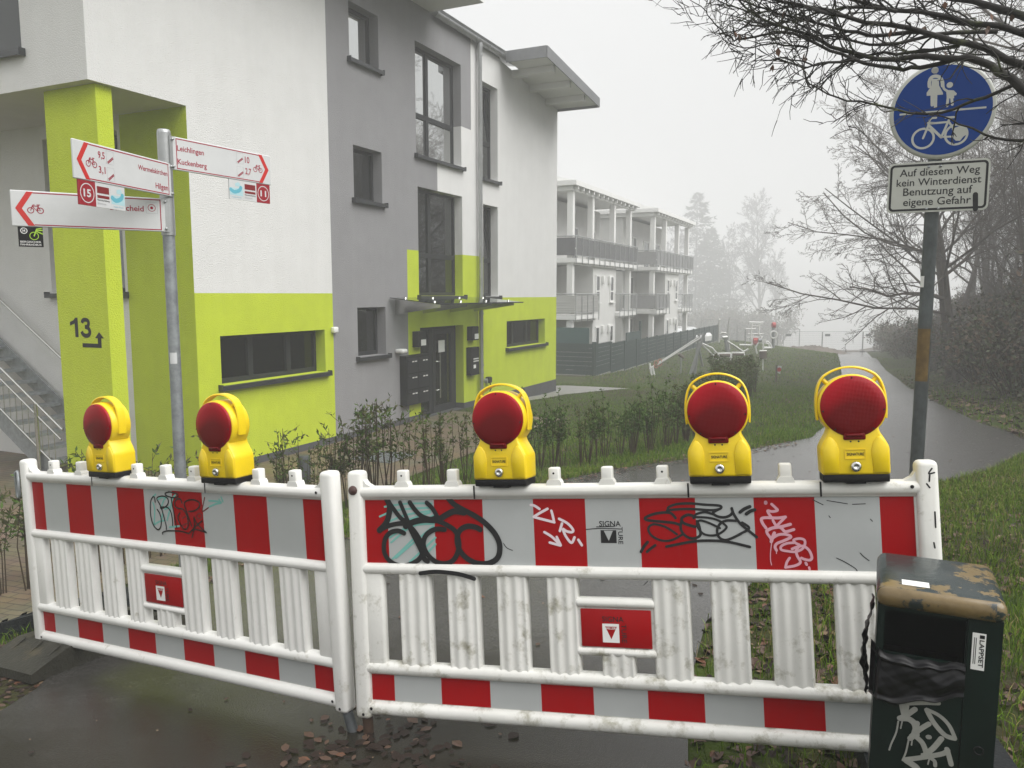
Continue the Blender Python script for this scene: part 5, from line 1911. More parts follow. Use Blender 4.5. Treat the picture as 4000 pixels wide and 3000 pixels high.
def shrub_proto(name, seed, rx, ry, rz, nst, nlf, leaf, mats, flat=.0):
    r = random.Random(seed)
    root = thing(name, '', 'shrub')
    mb = MB()
    tips = []
    for k in range(nst):
        a = r.uniform(0, 6.283)
        e = Vector((math.cos(a) * rx * r.random() ** .5, math.sin(a) * ry * r.random() ** .5, rz * r.uniform(.5, 1.05)))
        b0 = Vector((e.x * .35, e.y * .35, -.1))
        mid = b0.lerp(e, .5) + rvec(r) * .12 * rz + Vector((0, 0, .15 * rz))
        pts = [b0, mid, e]
        mb.tube(pts, [.012, .008, .004], 4, caps=False)
        for j in range(5):
            t = r.uniform(.3, 1)
            q = (mid.lerp(e, t * 2 - 1) if t > .5 else b0.lerp(mid, t * 2))
            f_ = q + rvec(r) * .3 * rz
            mb.tube([q, f_], [.005, .002], 3, caps=False)
            tips.append((q, f_))
        tips.append((mid, e))
    mb.build('stems', m_stem, root)
    lm = MB()
    for mi in range(len(mats)):
        vs, fs = [], []
        for k in range(nlf // len(mats)):
            a, b_ = r.choice(tips)
            p = a.lerp(b_, r.random()) + rvec(r) * .10 * min(rx, rz) * r.random()
            leaf_quad(vs, fs, p, (rvec(r) + Vector((0, 0, -.2))).normalized(), rvec(r), leaf * r.uniform(.6, 1.3), leaf * r.uniform(.4, .75))
        lm.add(vs, fs, mi)
    lm.build('leaves', mats, root)
    return root


br = [shrub_proto('bramble', 51, 1.3, 1.2, 1.5, 46, 2000, .115, [m_br1, m_br2, m_br3]), shrub_proto('bramble', 52, 1.5, 1.3, 1.2, 46, 2200, .10, [m_br1, m_br2, m_br3]),
      shrub_proto('bramble', 53, 1.2, 1.2, 1.8, 60, 1500, .08, [m_br2, m_br2, m_br3])]
sp_ = []
wr = random.Random(9)
for i in range(58):
    y = 7.5 + 50 * (i / 58) ** 1.2
    row = i % 3
    x = xr(y) + 2.0 + row * 1.7 + wr.uniform(-.4, .8) + (.8 if y < 14 else 0)
    sp_.append((x, y, wr.randrange(3) if row else wr.choice((0, 1, 1)), wr.uniform(0, 6.28), wr.uniform(.8, 1.35)))
for y in (58, 61, 64, 67, 70):
    sp_.append((xr(y) + 1.6 + wr.random(), y, 1, wr.uniform(0, 6), 1.7))
place_trees(br, sp_, ['mixed green and brown bramble thicket on the slope right of the path', 'green leafy bramble mound on the slope right of the path', 'tall brown half bare bramble thicket on the slope right of the path'], 'brambles on the bank right of the path', 'bramble')

index_children()
for i in range(15):
    y = 150 + 14 * wr.random()
    x = y * (.155 + .19 * (i + wr.random()) / 15)
    c = copy_tree(br[i % 2])
    c.matrix_world = Matrix.Translation((x, y, G(x, y))) @ Matrix.Rotation(wr.uniform(0, 6), 4, 'Z') @ Matrix.Scale(wr.uniform(3.0, 4.8), 4)
    tag(c, 'large shrub fading into the fog behind the playground fences', 'shrub', 'foggy shrubs behind the playground')
# hedge: single young plants in a row
def hedge_proto(seed, nst, nlf, lo, mats, H_=1.0, spread_=.16):
    r = random.Random(seed)
    root = thing('hedge_plant', '', 'hedge plant')
    mb = MB()
    st = []
    for k in range(nst):
        a = r.uniform(0, 6.283)
        t_ = Vector((math.cos(a) * spread_ * r.uniform(.3, 1.2), math.sin(a) * spread_ * r.uniform(.3, 1.2), H_ * r.uniform(.72, 1.05)))
        b0 = Vector((t_.x * .2, t_.y * .2, -.05))
        md = b0.lerp(t_, .55) + rvec(r) * .05
        mb.tube([b0, md, t_], [.0075, .005, .0022], 4, caps=False)
        st.append((b0, md, t_))
        for j in range(4):
            u = r.uniform(lo, 1)
            q = md.lerp(t_, max(0, u * 2 - 1)) if u > .5 else b0.lerp(md, u * 2)
            e = q + (rvec(r) + Vector((0, 0, .7))).normalized() * r.uniform(.08, .2)
            mb.tube([q, e], [.003, .0015], 3, caps=False)
            st.append((q, q.lerp(e, .5), e))
    mb.build('stems', m_stem, root)
    lm = MB()
    for mi in range(len(mats)):
        vs, fs = [], []
        for k in range(nlf // len(mats)):
            b0, md, t_ = r.choice(st)
            u = 1 - (1 - lo) * r.random() ** .8 if b0.z < .05 else r.random()
            q = md.lerp(t_, max(0, u * 2 - 1)) if u > .5 else b0.lerp(md, u * 2)
            leaf_quad(vs, fs, q, (rvec(r) + Vector((0, 0, .15))).normalized(), rvec(r), r.uniform(.042, .072), r.uniform(.017, .028))
        lm.add(vs, fs, mi)
    lm.build('leaves', mats, root)
    return root


hp_ = [hedge_proto(61, 6, 190, .5, [m_leafb, m_leafd]), hedge_proto(62, 6, 180, .45, [m_leafd, m_leafb]), hedge_proto(63, 8, 430, .42, [m_leafd]), hedge_proto(64, 9, 380, .35, [m_leafb, m_leafd])]
HR = pxg([(-150, 2350), (60, 2310), (420, 2235), (760, 2150), (1040, 2075), (1350, 1995), (1700, 1925), (1944, 1865), (2242, 1822), (2540, 1764), (2676, 1733)])
HR2 = pxg([(2676, 1733), (2790, 1650), (2880, 1560), (2925, 1516)])
sp_ = []
wr = random.Random(4)


def along(P, step, fn):
    acc = 0
    for i in range(len(P) - 1):
        a, b_ = P[i], P[i + 1]
        L_ = (b_ - a).length
        while acc < L_:
            fn(a.lerp(b_, acc / L_))
            acc += step * wr.uniform(.75, 1.25)
        acc -= L_


def add_h(p):
    k = wr.choice((0, 1)) if p.x < -.4 else wr.choice((1, 2, 2))
    sp_.append((p.x + wr.uniform(-.08, .08), p.y + wr.uniform(-.1, .1), k, wr.uniform(0, 6.28), wr.uniform(.66, .96) * (1.36 if p.x < -1.35 else 1.0)))


along(HR, .185, add_h)
place_trees(hp_, sp_, ['thin young hedge plant with brownish leaves in the sparse row by the paving', 'thin young hedge plant with few green leaves in the sparse row', 'bushy topped hedge plant with bare lower stems in front of the lawn', ''], 'young hedge plants in a row along the asphalt', 'hedge plant')
n0 = len(sp_)
sp2 = []


def add_h2(p):
    for k in range(2):
        sp2.append((p.x + wr.uniform(-.25, .25), p.y + wr.uniform(-.25, .25), 0, wr.uniform(0, 6.28), wr.uniform(.75, 1.0)))


along(HR2, .42, add_h2)
for k in range(22):
    p = HR2[-1].lerp(HR2[-2], wr.random() * .8)
    sp2.append((p.x + wr.uniform(-1.1, .2), p.y + wr.uniform(-.8, .9), 0, wr.uniform(0, 6.28), wr.uniform(.9, 1.2)))
place_trees([hp_[3]], sp2, ['dense dark hedge plant in the thick end of the hedge before the playground'], 'dense hedge plants before the playground', 'hedge plant')


# ---- grass and fallen leaves
def blades(name, pts, hgt, wid, label, seed=1, mats=GRASS, wts=(.55, .25, .15, .05)):
    r = np.random.default_rng(seed)
    n = len(pts)
    P = np.array(pts, dtype=float)
    a = r.uniform(0, 2 * np.pi, n)
    h = hgt * r.uniform(.5, 1.25, n)
    lean = r.uniform(.1, .9, n)
    b_ = r.uniform(0, 2 * np.pi, n)
    w = wid * r.uniform(.6, 1.3, n)
    dx, dy = np.cos(a) * w / 2, np.sin(a) * w / 2
    lx, ly = np.cos(b_) * h * lean, np.sin(b_) * h * lean
    V = np.zeros((n, 5, 3))
    V[:, 0] = P - np.stack([dx, dy, 0 * dx], 1)
    V[:, 1] = P + np.stack([dx, dy, 0 * dx], 1)
    M_ = P + np.stack([lx * .3, ly * .3, h * .6], 1)
    V[:, 2] = M_ + np.stack([dx * .7, dy * .7, 0 * dx], 1)
    V[:, 3] = M_ - np.stack([dx * .7, dy * .7, 0 * dx], 1)
    V[:, 4] = P + np.stack([lx, ly, h * (1 - .25 * lean)], 1)
    me = bpy.data.meshes.new(name)
    idx = np.arange(n)[:, None] * 5
    me.from_pydata(V.reshape(-1, 3).tolist(), [], (idx + np.array([[0, 1, 2, 3]])).tolist() + (idx + np.array([[3, 2, 4]])).tolist())
    for m in mats:
        me.materials.append(m)
    mi = r.choice(len(mats), n, p=wts)
    me.polygons.foreach_set('material_index', np.concatenate([mi, mi]).astype(np.int32))
    o = bpy.data.objects.new(name, me)
    COL.objects.link(o)
    tag(o, label, 'grass', None, 'stuff')
    return o


def litter(name, pts, size, label, seed=1, wts=(.35, .35, .18, .12), tilt=.5, fold=.2):
    r = random.Random(seed)
    mb = MB()
    for x, y, z in pts:
        mi = r.choices(range(4), wts)[0]
        L_ = size * r.uniform(.5, 1.3)
        n_ = Vector((r.uniform(-tilt, tilt), r.uniform(-tilt, tilt), 1)).normalized()
        d = n_.orthogonal().normalized()
        d = Matrix.Rotation(r.uniform(0, 6.283), 3, n_) @ d
        s_ = d.cross(n_) * L_ * r.uniform(.25, .42)
        p = Vector((x, y, z + .004 + L_ * .15 * tilt * (fold > .1)))
        up = n_ * L_ * r.uniform(.02, .02 + fold)
        mb.add([p - d * L_ * .5, p - d * .1 * L_ + s_ + up, p + d * L_ * .25 + s_ * .8 + up * .6, p + d * L_ * .55 - up * .3, p + d * L_ * .25 - s_ * .8 + up, p - d * .1 * L_ - s_ + up * .7, p],
               [(0, 6, 1), (1, 6, 2), (2, 6, 3), (3, 6, 4), (4, 6, 5), (5, 6, 0)], mi)
    o = mb.build(name, LITTER)
    tag(o, label, 'fallen leaves', None, 'stuff')
    return o


gr = random.Random(17)


def scatter(n, x0, x1, y0, y1, ok, lift=0):
    out = []
    tries = 0
    while len(out) < n and tries < n * 12:
        tries += 1
        x, y = gr.uniform(x0, x1), gr.uniform(y0, y1)
        k = ok(x, y)
        if k is True or (k and gr.random() < k):
            out.append((x, y, G(x, y) + lift))
    return out


def vis(x, y, m=1.35):
    return y > .8 and abs(x) < y * .68 * m + .3


ON_ASPH = lambda x, y: inside(ASPHALT, x, y)
ON_PAVE = lambda x, y: inside(PAVING, x, y) or inside(PAV2, x, y)
BED = [(p.x, p.y) for p in HR]


def patch(x, y, s=1.0):
    return .5 + .5 * math.sin(x * 2.1 * s + 1.3 * math.sin(y * 1.7 * s)) * math.cos(y * 1.9 * s + 1.1 * math.sin(x * 1.3 * s))


# near lawn on the right
def ok_lawn(x, y):
    if not vis(x, y) or ON_ASPH(x, y):
        return False
    e = seg_dist(SOFT_RIGHT, x, y)
    return min(1, .12 + e * .55) * (.35 + .65 * patch(x, y, 1.2)) if y < 4.5 else .25 + .75 * patch(x, y)


g1 = scatter(56000, .6, 9.0, 1.0, 9.5, ok_lawn)
blades('grass', g1, .075, .0055, 'ragged green grass of the corner lawn behind the litter bin', 2, wts=(.44, .30, .12, .14))


def ok_edge(x, y):
    if not vis(x, y) or ON_ASPH(x, y) or ON_PAVE(x, y) or (x < -1.7 and y < 4.4):
        return False
    return 1.0 if seg_dist(BED, x, y) < .75 or seg_dist(SOFT_LEFT, x, y) < .6 else False


g2 = scatter(16000, -4.5, 4.5, 3.2, 13.5, lambda x, y: ok_edge(x, y) and .3 + .7 * patch(x, y, 1.5))
blades('grass', g2, .09, .006, 'grass strip with weeds under the young hedge along the asphalt', 3)


def ok_mid(x, y):
    if not vis(x, y) or ON_ASPH(x, y) or ON_PAVE(x, y):
        return False
    q = Vector((x, y, 0)) - CORNER
    if q.dot(n1) < .1 and q.dot(d1) < 15.9:
        return False
    return True


g3 = scatter(52000, -2, 12, 10, 30, lambda x, y: ok_mid(x, y) and x < xr(y) - 1.5 and min(1, 14 / y) ** 1.5)
blades('grass', g3, .065, .010, 'mown green lawn between the house, the hedge and the path', 4, wts=(.66, .22, .10, .02))
g4 = scatter(16000, 3, 30, 30, 74, lambda x, y: vis(x, y) and not ON_ASPH(x, y) and x < xr(y) - 2 and x > 3 + .41 * (y - 34))
blades('grass', g4, .10, .03, 'foggy lawn of the playground behind the hedge', 5)
g5 = scatter(12000, 4, 34, 6, 74, lambda x, y: vis(x, y) and not ON_ASPH(x, y) and 0 < x - xr(y) < 2.3 and min(1, 9 / y))
blades('grass', g5, .12, .012, 'grass verge along the right edge of the wet path', 6, wts=(.5, .2, .25, .05))

l1 = scatter(4200, .5, 6, 1.2, 8.0, lambda x, y: vis(x, y) and not ON_ASPH(x, y) and (.9 if seg_dist(SOFT_RIGHT, x, y) < .7 else .12 + .35 * (1 - patch(x, y, 1.2))))
litter('fallen_leaves', l1, .055, 'brown fallen leaves along the edge of the corner lawn', 2)
l2 = scatter(2300, -4.6, 4.0, 2.6, 13, lambda x, y: vis(x, y) and not ON_PAVE(x, y) and not (x < -1.0 and y < 3.95) and (.9 if seg_dist(SOFT_LEFT, x, y) < .3 else False), .016)
litter('fallen_leaves', l2, .040, 'brown fallen leaves along the left edge of the asphalt under the hedge', 3, wts=(.3, .5, .08, .12), tilt=.2, fold=.08)
l3 = scatter(5200, 4, 24, 6, 36, lambda x, y: vis(x, y) and not ON_ASPH(x, y) and x > xr(y) - .3 and min(1, 10 / y))
litter('fallen_leaves', l3, .10, 'brown fallen leaves covering the wooded slope right of the path', 4)
l4 = scatter(420, -2.8, 9, 1.5, 22, lambda x, y: vis(x, y) and ON_ASPH(x, y) and .5, .016)
litter('fallen_leaves', l4, .035, 'small scattered leaves and twigs on the wet asphalt', 5, wts=(.35, .5, .08, .07), tilt=.1, fold=.05)
l5 = [(x, y, G(x, y) + .016) for x, y in [(gr.gauss(-.58, .20), gr.gauss(2.80, .12)) for _ in range(120)]] + [(x, y, G(x, y) + .016) for x, y in [(gr.gauss(-.3, .2), gr.gauss(2.6, .12)) for _ in range(25)]]
litter('fallen_leaves', l5, .044, 'heap of dark wet leaves round the foot pipes between the two barriers', 6, wts=(.15, .81, .01, .03), tilt=.08, fold=.06)
l6 = scatter(1000, -3.2, -1.7, 2.4, 4.4, lambda x, y: vis(x, y) and not ON_ASPH(x, y))
litter('fallen_leaves', l6, .036, 'brown leaf litter beside the olive base plate at the left edge', 7, wts=(.35, .58, .02, .05), tilt=.15, fold=.06)
l8 = scatter(130, -2.4, 4, 1.5, 9, lambda x, y: vis(x, y) and ON_ASPH(x, y), .016)
litter('fallen_leaves', l8, .013, 'tiny pale flecks of leaf and grit on the dark asphalt', 9, wts=(0, 0, 1, 0), tilt=.1)
l7 = scatter(2200, -1, 14, 9, 40, lambda x, y: ok_mid(x, y) and x < xr(y) - 1)
litter('fallen_leaves', l7, .055, 'scattered fallen leaves on the lawn between hedge and path', 8, wts=(.4, .2, .3, .1))
# low leaf cover on the slope
vs, fs = [[], [], []], [[], [], []]
for x, y, z in scatter(9000, 5, 26, 7, 40, lambda x, y: vis(x, y) and not ON_ASPH(x, y) and x > xr(y) + 1.2 + .5 * patch(x, y) and min(1, 11 / y)):
    k = gr.choice((0, 0, 1, 2))
    leaf_quad(vs[k], fs[k], Vector((x, y, z + gr.uniform(.02, .30))), (rvec(gr) + Vector((0, 0, -.1))).normalized(), Vector((gr.uniform(-.5, .5), gr.uniform(-.5, .5), 1)), gr.uniform(.06, .12), gr.uniform(.05, .09))
mb = MB()
for k in range(3):
    mb.add(vs[k], fs[k], k)
tag(mb.build('ground_cover', [m_br1, m_br3, m_br2]), 'ivy and bramble leaves covering the slope under the bare trees', 'ground cover', None, 'stuff')

# ------------------------------------------------------------------ overhanging tree, top right
oh = thing('overhanging_tree', 'bare dark mossy tree whose twigs hang over the blue sign', 'tree')
spec_min = .0016
r = random.Random(77)
lim, tw = MB(), MB()
mains = [([(4330, 440, 3.5), (4000, 262, 3.7), (3800, 178, 3.8), (3550, 112, 3.9), (3300, 66, 4.0), (3050, 5, 4.1), (2850, -60, 4.2)], .023, .005),
         ([(4330, 600, 3.4), (4000, 345, 3.5), (3870, 262, 3.6), (3740, 222, 3.7), (3560, 228, 3.8), (3430, 232, 3.9), (3250, 178, 4.0), (3080, 108, 4.1), (2940, 55, 4.2), (2850, -30, 4.2)], .024, .004),
         ([(4330, 260, 3.9), (4000, 130, 4.0), (3700, 70, 4.1), (3400, 15, 4.2), (3200, -50, 4.3)], .023, .007),
         ([(4330, 190, 4.2), (4000, 60, 4.3), (3800, 10, 4.4), (3500, -60, 4.5)], .03, .012),
         ([(4100, 300, 3.5), (3897, 354, 3.6), (3771, 411, 3.65), (3613, 443, 3.7), (3423, 405, 3.75), (3265, 380, 3.8), (3170, 329, 3.85), (3132, 266, 3.9)], .010, .0025),
         ([(3740, 180, 3.85), (3550, 205, 3.9), (3400, 215, 3.95), (3230, 245, 4.0), (3130, 262, 4.0), (3040, 228, 4.05), (2942, 240, 4.1)], .010, .002),
         ([(3780, 222, 3.7), (3600, 262, 3.8), (3486, 266, 3.85), (3328, 234, 3.9), (3201, 171, 4.0), (3043, 127, 4.1), (2904, 155, 4.2), (2853, 149, 4.2), (2796, 101, 4.25), (2752, 44, 4.3), (2695, 0, 4.3)], .012, .002),
         ([(4250, 520, 3.4), (4000, 545, 3.5), (3840, 522, 3.6), (3707, 468, 3.65), (3600, 430, 3.7)], .010, .002),
         ([(3600, 120, 3.9), (3450, 140, 4.0), (3300, 120, 4.0), (3100, 70, 4.1), (2950, 20, 4.2), (2800, -20, 4.2)], .012, .003),
         ([(3300, 60, 4.0), (3120, 20, 4.1), (2960, 50, 4.15), (2850, 20, 4.2), (2760, -30, 4.2)], .008, .002),
         ([(3330, 234, 3.9), (3180, 250, 3.95), (3060, 225, 4.0), (2990, 260, 4.0)], .006, .0018),
         ([(3150, 190, 4.0), (3020, 170, 4.05), (2900, 185, 4.1), (2830, 155, 4.15)], .006, .0018),
         ([(3500, 40, 4.1), (3300, 30, 4.1), (3150, 60, 4.2), (2980, 100, 4.2), (2880, 75, 4.2)], .010, .002),
         ([(3900, 120, 3.9), (3650, 140, 3.9), (3450, 175, 3.9), (3280, 150, 4.0), (3120, 100, 4.1), (2980, 10, 4.2)], .012, .002)]
ev = at(4330, 440, 3.5)
allp = []
for pl_, r0, r1 in mains:
    P = [at(*q) for q in pl_]
    Q = []
    for i in range(len(P) - 1):
        p0, p1, p2, p3 = P[max(i - 1, 0)], P[i], P[i + 1], P[min(i + 2, len(P) - 1)]
        for k in range(3):
            t = k / 3
            Q.append(.5 * ((2 * p1) + (p2 - p0) * t + (2 * p0 - 5 * p1 + 4 * p2 - p3) * t * t + (3 * p1 - p0 - 3 * p2 + p3) * t ** 3) + rvec(r) * .008)
    Q.append(P[-1])
    rr = [r0 + (r1 - r0) * (i / (len(Q) - 1)) ** .7 for i in range(len(Q))]
    if r0 > .02:
        Q = [Vector((3.9, 4.0, Q[0].z - .9)), Vector((3.45, 3.8, Q[0].z - .3))] + Q
        rr = [.07, .05] + rr
    lim.tube(Q, rr, 8 if r0 > .02 else 6)
    allp.append((Q, rr))
gz3 = G(4.1, 4.1)
lim.tube([(4.15, 4.1, gz3 - .2), (4.1, 4.05, gz3 + 1.0), (3.95, 4.0, 2.6), (3.9, 4.0, 3.6), (3.8, 4.05, 6.0)], [.16, .13, .11, .09, .05], 12)
for Q, rr in allp:
    for i in range(len(Q) - 1):
        L_ = (Q[i + 1] - Q[i]).length
        for k in range(max(1, int(L_ / .034))):
            t = r.random()
            p = Q[i].lerp(Q[i + 1], t)
            if p.x > 3.3 and r.random() < .5:
                continue
            if p.z < 2.95 and p.x > 1.7 and r.random() < .62:
                continue
            ax = (Q[i + 1] - Q[i]).normalized()
            d = (ax * r.uniform(.45, 1.0) + rvec(r) * .8 + Vector((0, 0, -.05))).normalized()
            rad = min(.0055, rr[i] * .6)
            pts, q = branch(tw, r, p, d, rad, r.uniform(.07, .32), 6, r.uniform(-.03, .06), .34, 4, .4)
            for j in range(r.randrange(2, 6)):
                f_ = r.uniform(.2, 1) * (len(pts) - 1)
                ii = min(int(f_), len(pts) - 2)
                pp = pts[ii].lerp(pts[ii + 1], f_ - ii)
                dd = ((pts[ii + 1] - pts[ii]).normalized() + rvec(r) * .75).normalized()
                p2, q2 = branch(tw, r, pp, dd, .0026, r.uniform(.04, .16), 3, .02, .25, 3, .5)
                if r.random() < .35:
                    branch(tw, r, p2[1], (dd + rvec(r)).normalized(), .002, r.uniform(.02, .07), 2, 0, .2, 3, .6)
lim.build('trunk', m_bark, oh)
tw.build('twigs', m_bark, oh)
mb = MB()
for u, v, Y in [(2885, 130, 4.1), (2915, 132, 4.1), (2870, 122, 4.1), (3067, 40, 4.1), (3040, 185, 4.0), (3145, 205, 4.0), (3148, 222, 4.0), (3255, 440, 3.85), (3480, 110, 3.9), (3500, 105, 3.9), (3615, 100, 3.9), (3690, 195, 3.75), (3860, 100, 3.8), (3965, 200, 3.7), (3870, 50, 3.9), (3950, 55, 3.9), (3020, 250, 4.0), (3410, 155, 3.9), (3340, 150, 3.95), (3690, 5, 3.9)]:
    p = at(u, v, Y)
    d = (Vector((r.uniform(-.4, .4), r.uniform(-.4, .4), -1))).normalized()
    vs, fs = [], []
    n_ = rvec(r)
    leaf_quad(vs, fs, p, d, n_, r.uniform(.035, .055), r.uniform(.02, .03))
    leaf_quad(vs, fs, p, (d + rvec(r) * .5).normalized(), n_, r.uniform(.03, .05), r.uniform(.012, .02))
    mb.add(vs, fs, r.randrange(2))
mb.build('withered_leaves', [LITTER[0], LITTER[3]], oh)

# ------------------------------------------------------------------ green mesh fence with privacy strips
m_gf = mat('fence_green', (.012, .038, .034), .6)
m_strip = mat('fence_strip_green', (.014, .040, .037), .65, var=.15, vscale=2)
m_strip2 = mat('fence_sheet_green', (.02, .075, .07), .6, var=.1, vscale=1)


def strip_fence(label, A_, B_, h, bay=2.5, low_post=True):
    d = (B_ - A_)
    L_ = d.length
    ex = Vector((d.x, d.y, 0)).normalized()
    root = thing('mesh_fence', label, 'fence', frame((A_.x, A_.y, 0), ex))
    n = max(1, int(L_ / bay))
    for k in range(n):
        x0, x1 = k * L_ / n, (k + 1) * L_ / n
        w0 = A_ + ex * x0
        z = G(w0.x, w0.y)
        w1 = A_ + ex * x1
        z = .5 * (z + G(w1.x, w1.y)) + .06
        mb = MB()
        for j in range(int(h / .2)):
            mb.box((x0 + .04, -.008, z + j * .2 + .012), (x1 - .04, .002, z + j * .2 + .192))
        po = mb.build('privacy_strips', m_strip, root)
        mb = MB()
        m_ = int((x1 - x0) / .16)
        for j in range(m_ + 1):
            x = x0 + .04 + (x1 - x0 - .08) * j / m_
            mb.box((x - .006, -.022, z - .02), (x + .006, -.0105, z + h + .02))
        for j in range(int(h / .2) + 1):
            mb.box((x0 + .04, -.024, z + j * .2 - .003), (x1 - .04, -.0225, z + j * .2 + .009))
        mb.build('mesh_panel', m_gf, root)
    for k in range(n + 1):
        w = A_ + ex * (k * L_ / n)
        z = G(w.x, w.y)
        MB().box((k * L_ / n - .035, -.06, z - .2), (k * L_ / n + .035, .03, z + h + .10)).build('post', m_gf, root)
    mb = MB()
    for k in range(n):
        w, w2 = A_ + ex * (k * L_ / n), A_ + ex * ((k + 1) * L_ / n)
        mb.box((k * L_ / n + .04, -.03, min(G(w.x, w.y), G(w2.x, w2.y)) - .2), ((k + 1) * L_ / n - .04, .03, .5 * (G(w.x, w.y) + G(w2.x, w2.y)) + .05))
    mb.build('kerb_board', m_conc, root)
    return root


FA = Vector((3.7, 34.9, 0))
FB = Vector((18.6, 71, 0))
strip_fence('long dark green fence with privacy strips running back beside the apartment blocks', FA, FB, 1.42)
strip_fence('short dark green fence return meeting the corner of the green house', FA - n1 * 6.5, FA - n1 * .08, 1.42)
mb = MB()
a_ = FA - n1 * 5.2 + d1 * .9
b_ = FA - n1 * .6 + d1 * .9
z = G(b_.x, b_.y)
o = MB().box((0, -.02, z + 1.2), ((b_ - a_).length, .02, z + 2.15)).build('privacy_sheet', m_strip2, M=frame((a_.x, a_.y, 0), b_ - a_))
tag(o, 'teal green privacy sheet standing above the short fence return', 'screen')
o = MB().box((0, -.04, -2.1), (2.6, .04, -.35)).box((2.6, -.06, -2.1), (2.72, .06, .2)).build('terrace_screen', m_strip, M=frame(B0 + d1 * 5.6 + n1 * 1.0 + Vector((0, 0, 2.05)), d1))
tag(o, 'dark terrace screen with grey post in front of the first apartment block', 'screen')

# ------------------------------------------------------------------ site fences
m_wire = mat('site_fence_wire', (.35, .35, .35), .5, metal=.5)


def site_panel(label, a_, b_, grp, h=2.0, sign=False):
    d = Vector((b_.x - a_.x, b_.y - a_.y, 0))
    L_ = d.length
    z = min(G(a_.x, a_.y), G(b_.x, b_.y))
    root = thing('site_fence_panel', label, 'site fence', frame((a_.x, a_.y, z), d), grp)
    mb = MB()
    mb.tube([(.03, 0, 0), (.03, 0, h)], .03, 6)
    mb.tube([(L_ - .03, 0, 0), (L_ - .03, 0, h)], .03, 6)
    mb.tube([(.03, 0, h), (L_ - .03, 0, h)], .022, 6)
    mb.tube([(.03, 0, .15), (L_ - .03, 0, .15)], .022, 6)
    mb.build('frame', m_wire, root)
    mb = MB()
    for k in range(int(L_ / .12)):
        mb.tube([(.08 + k * .12, 0, .15), (.08 + k * .12, 0, h)], .004, 3, caps=False)
    for k in range(8):
        mb.tube([(.03, 0, .3 + k * .22), (L_ - .03, 0, .3 + k * .22)], .004, 3, caps=False)
    mb.build('mesh', m_wire, root)
    MB().rbox((L_ - .12, -.35, -.02), (L_ + .12, .35, .13), .03).build('foot', m_rubber2, root)
    if sign:
        MB().box((.25, -.03, h - .45), (.75, -.02, h - .22)).build('sign', m_pipe, root)
    return root


y_ = 75.6
px3 = [3060, 3213, 3372, 3531, 3690]
for i in range(4):
    a_, b_ = at(px3[i], 1300, y_ + i * .15), at(px3[i + 1], 1300, y_ + .15 + i * .15)
    site_panel(['site fence panel behind the dirt heap left of the path end', 'site fence panel standing across the far end of the path', 'site fence panel at the far right of the path end, meeting the shrubs', 'site fence panel mostly hidden by the shrubs on the bank'][i], a_, b_, 'site fence panels', sign=True)
px4 = [2737, 2880, 3038, 3125]
for i in range(3):
    a_, b_ = at(px4[i], 1300, 70.5), at(px4[i + 1], 1300, 70.2)
    site_panel(['site fence panel behind the playground, next to the end of the green fence', 'site fence panel behind the climbing bars of the playground', 'short site fence panel behind the playground by the dirt heap'][i], a_, b_, 'site fence panels')
# dirt heap
vs, fs = [], []
hx, hy = at(3190, 1350, 70).x, 70.5
hr = random.Random(2)
for j in range(13):
    for i in range(25):
        a = 6.283 * i / 24
        rr = j / 12
        h = .62 * (1 - rr ** 1.6) * (1 + .22 * math.sin(3 * a + 1) * rr + .15 * math.sin(7 * a)) + hr.uniform(-.09, .09)
        x, y = hx + 3.2 * rr * math.cos(a), hy + 2.0 * rr * math.sin(a)
        vs.append((x, y, G(x, y) + max(-.05, h - .02)))
for j in range(12):
    for i in range(24):
        fs.append((j * 25 + i, j * 25 + i + 1, (j + 1) * 25 + i + 1, (j + 1) * 25 + i))
tag(MB().add(vs, fs, 0, True).build('dirt_heap', m_earth), 'low heap of reddish earth beside the far end of the path', 'dirt heap')

# ------------------------------------------------------------------ outdoor gym and playground equipment
m_play = mat('play_steel', (.60, .60, .58), .4, metal=.5)
m_playd = mat('play_grey', (.30, .31, .31), .5, metal=.4)
m_redp = mat('play_red', (.45, .05, .05), .5)
m_wood = mat('play_wood', (.12, .09, .07), .8)


def P3(u, v, dy=0, Y=None):
    """point seen at a photo pixel, at distance Y"""
    return at(u, v, Y)


q6 = lambda a, c: (2500 + a * .3617, 1150 + c * .3617)


def bars(name, label, cat, Y, groups, M=None):
    """equipment: list of (part name, material, [(list of zoom points with optional depth shift, radius)])"""
    root = thing(name, label, cat, Matrix.Identity(4))
    for pn, m, tubes in groups:
        mb = MB()
        for pts, rad in tubes:
            mb.tube([at(*q6(p[0], p[1]), Y + (p[2] if len(p) > 2 else 0)) for p in pts], rad, 8)
        mb.build(pn, m, root)
    return root


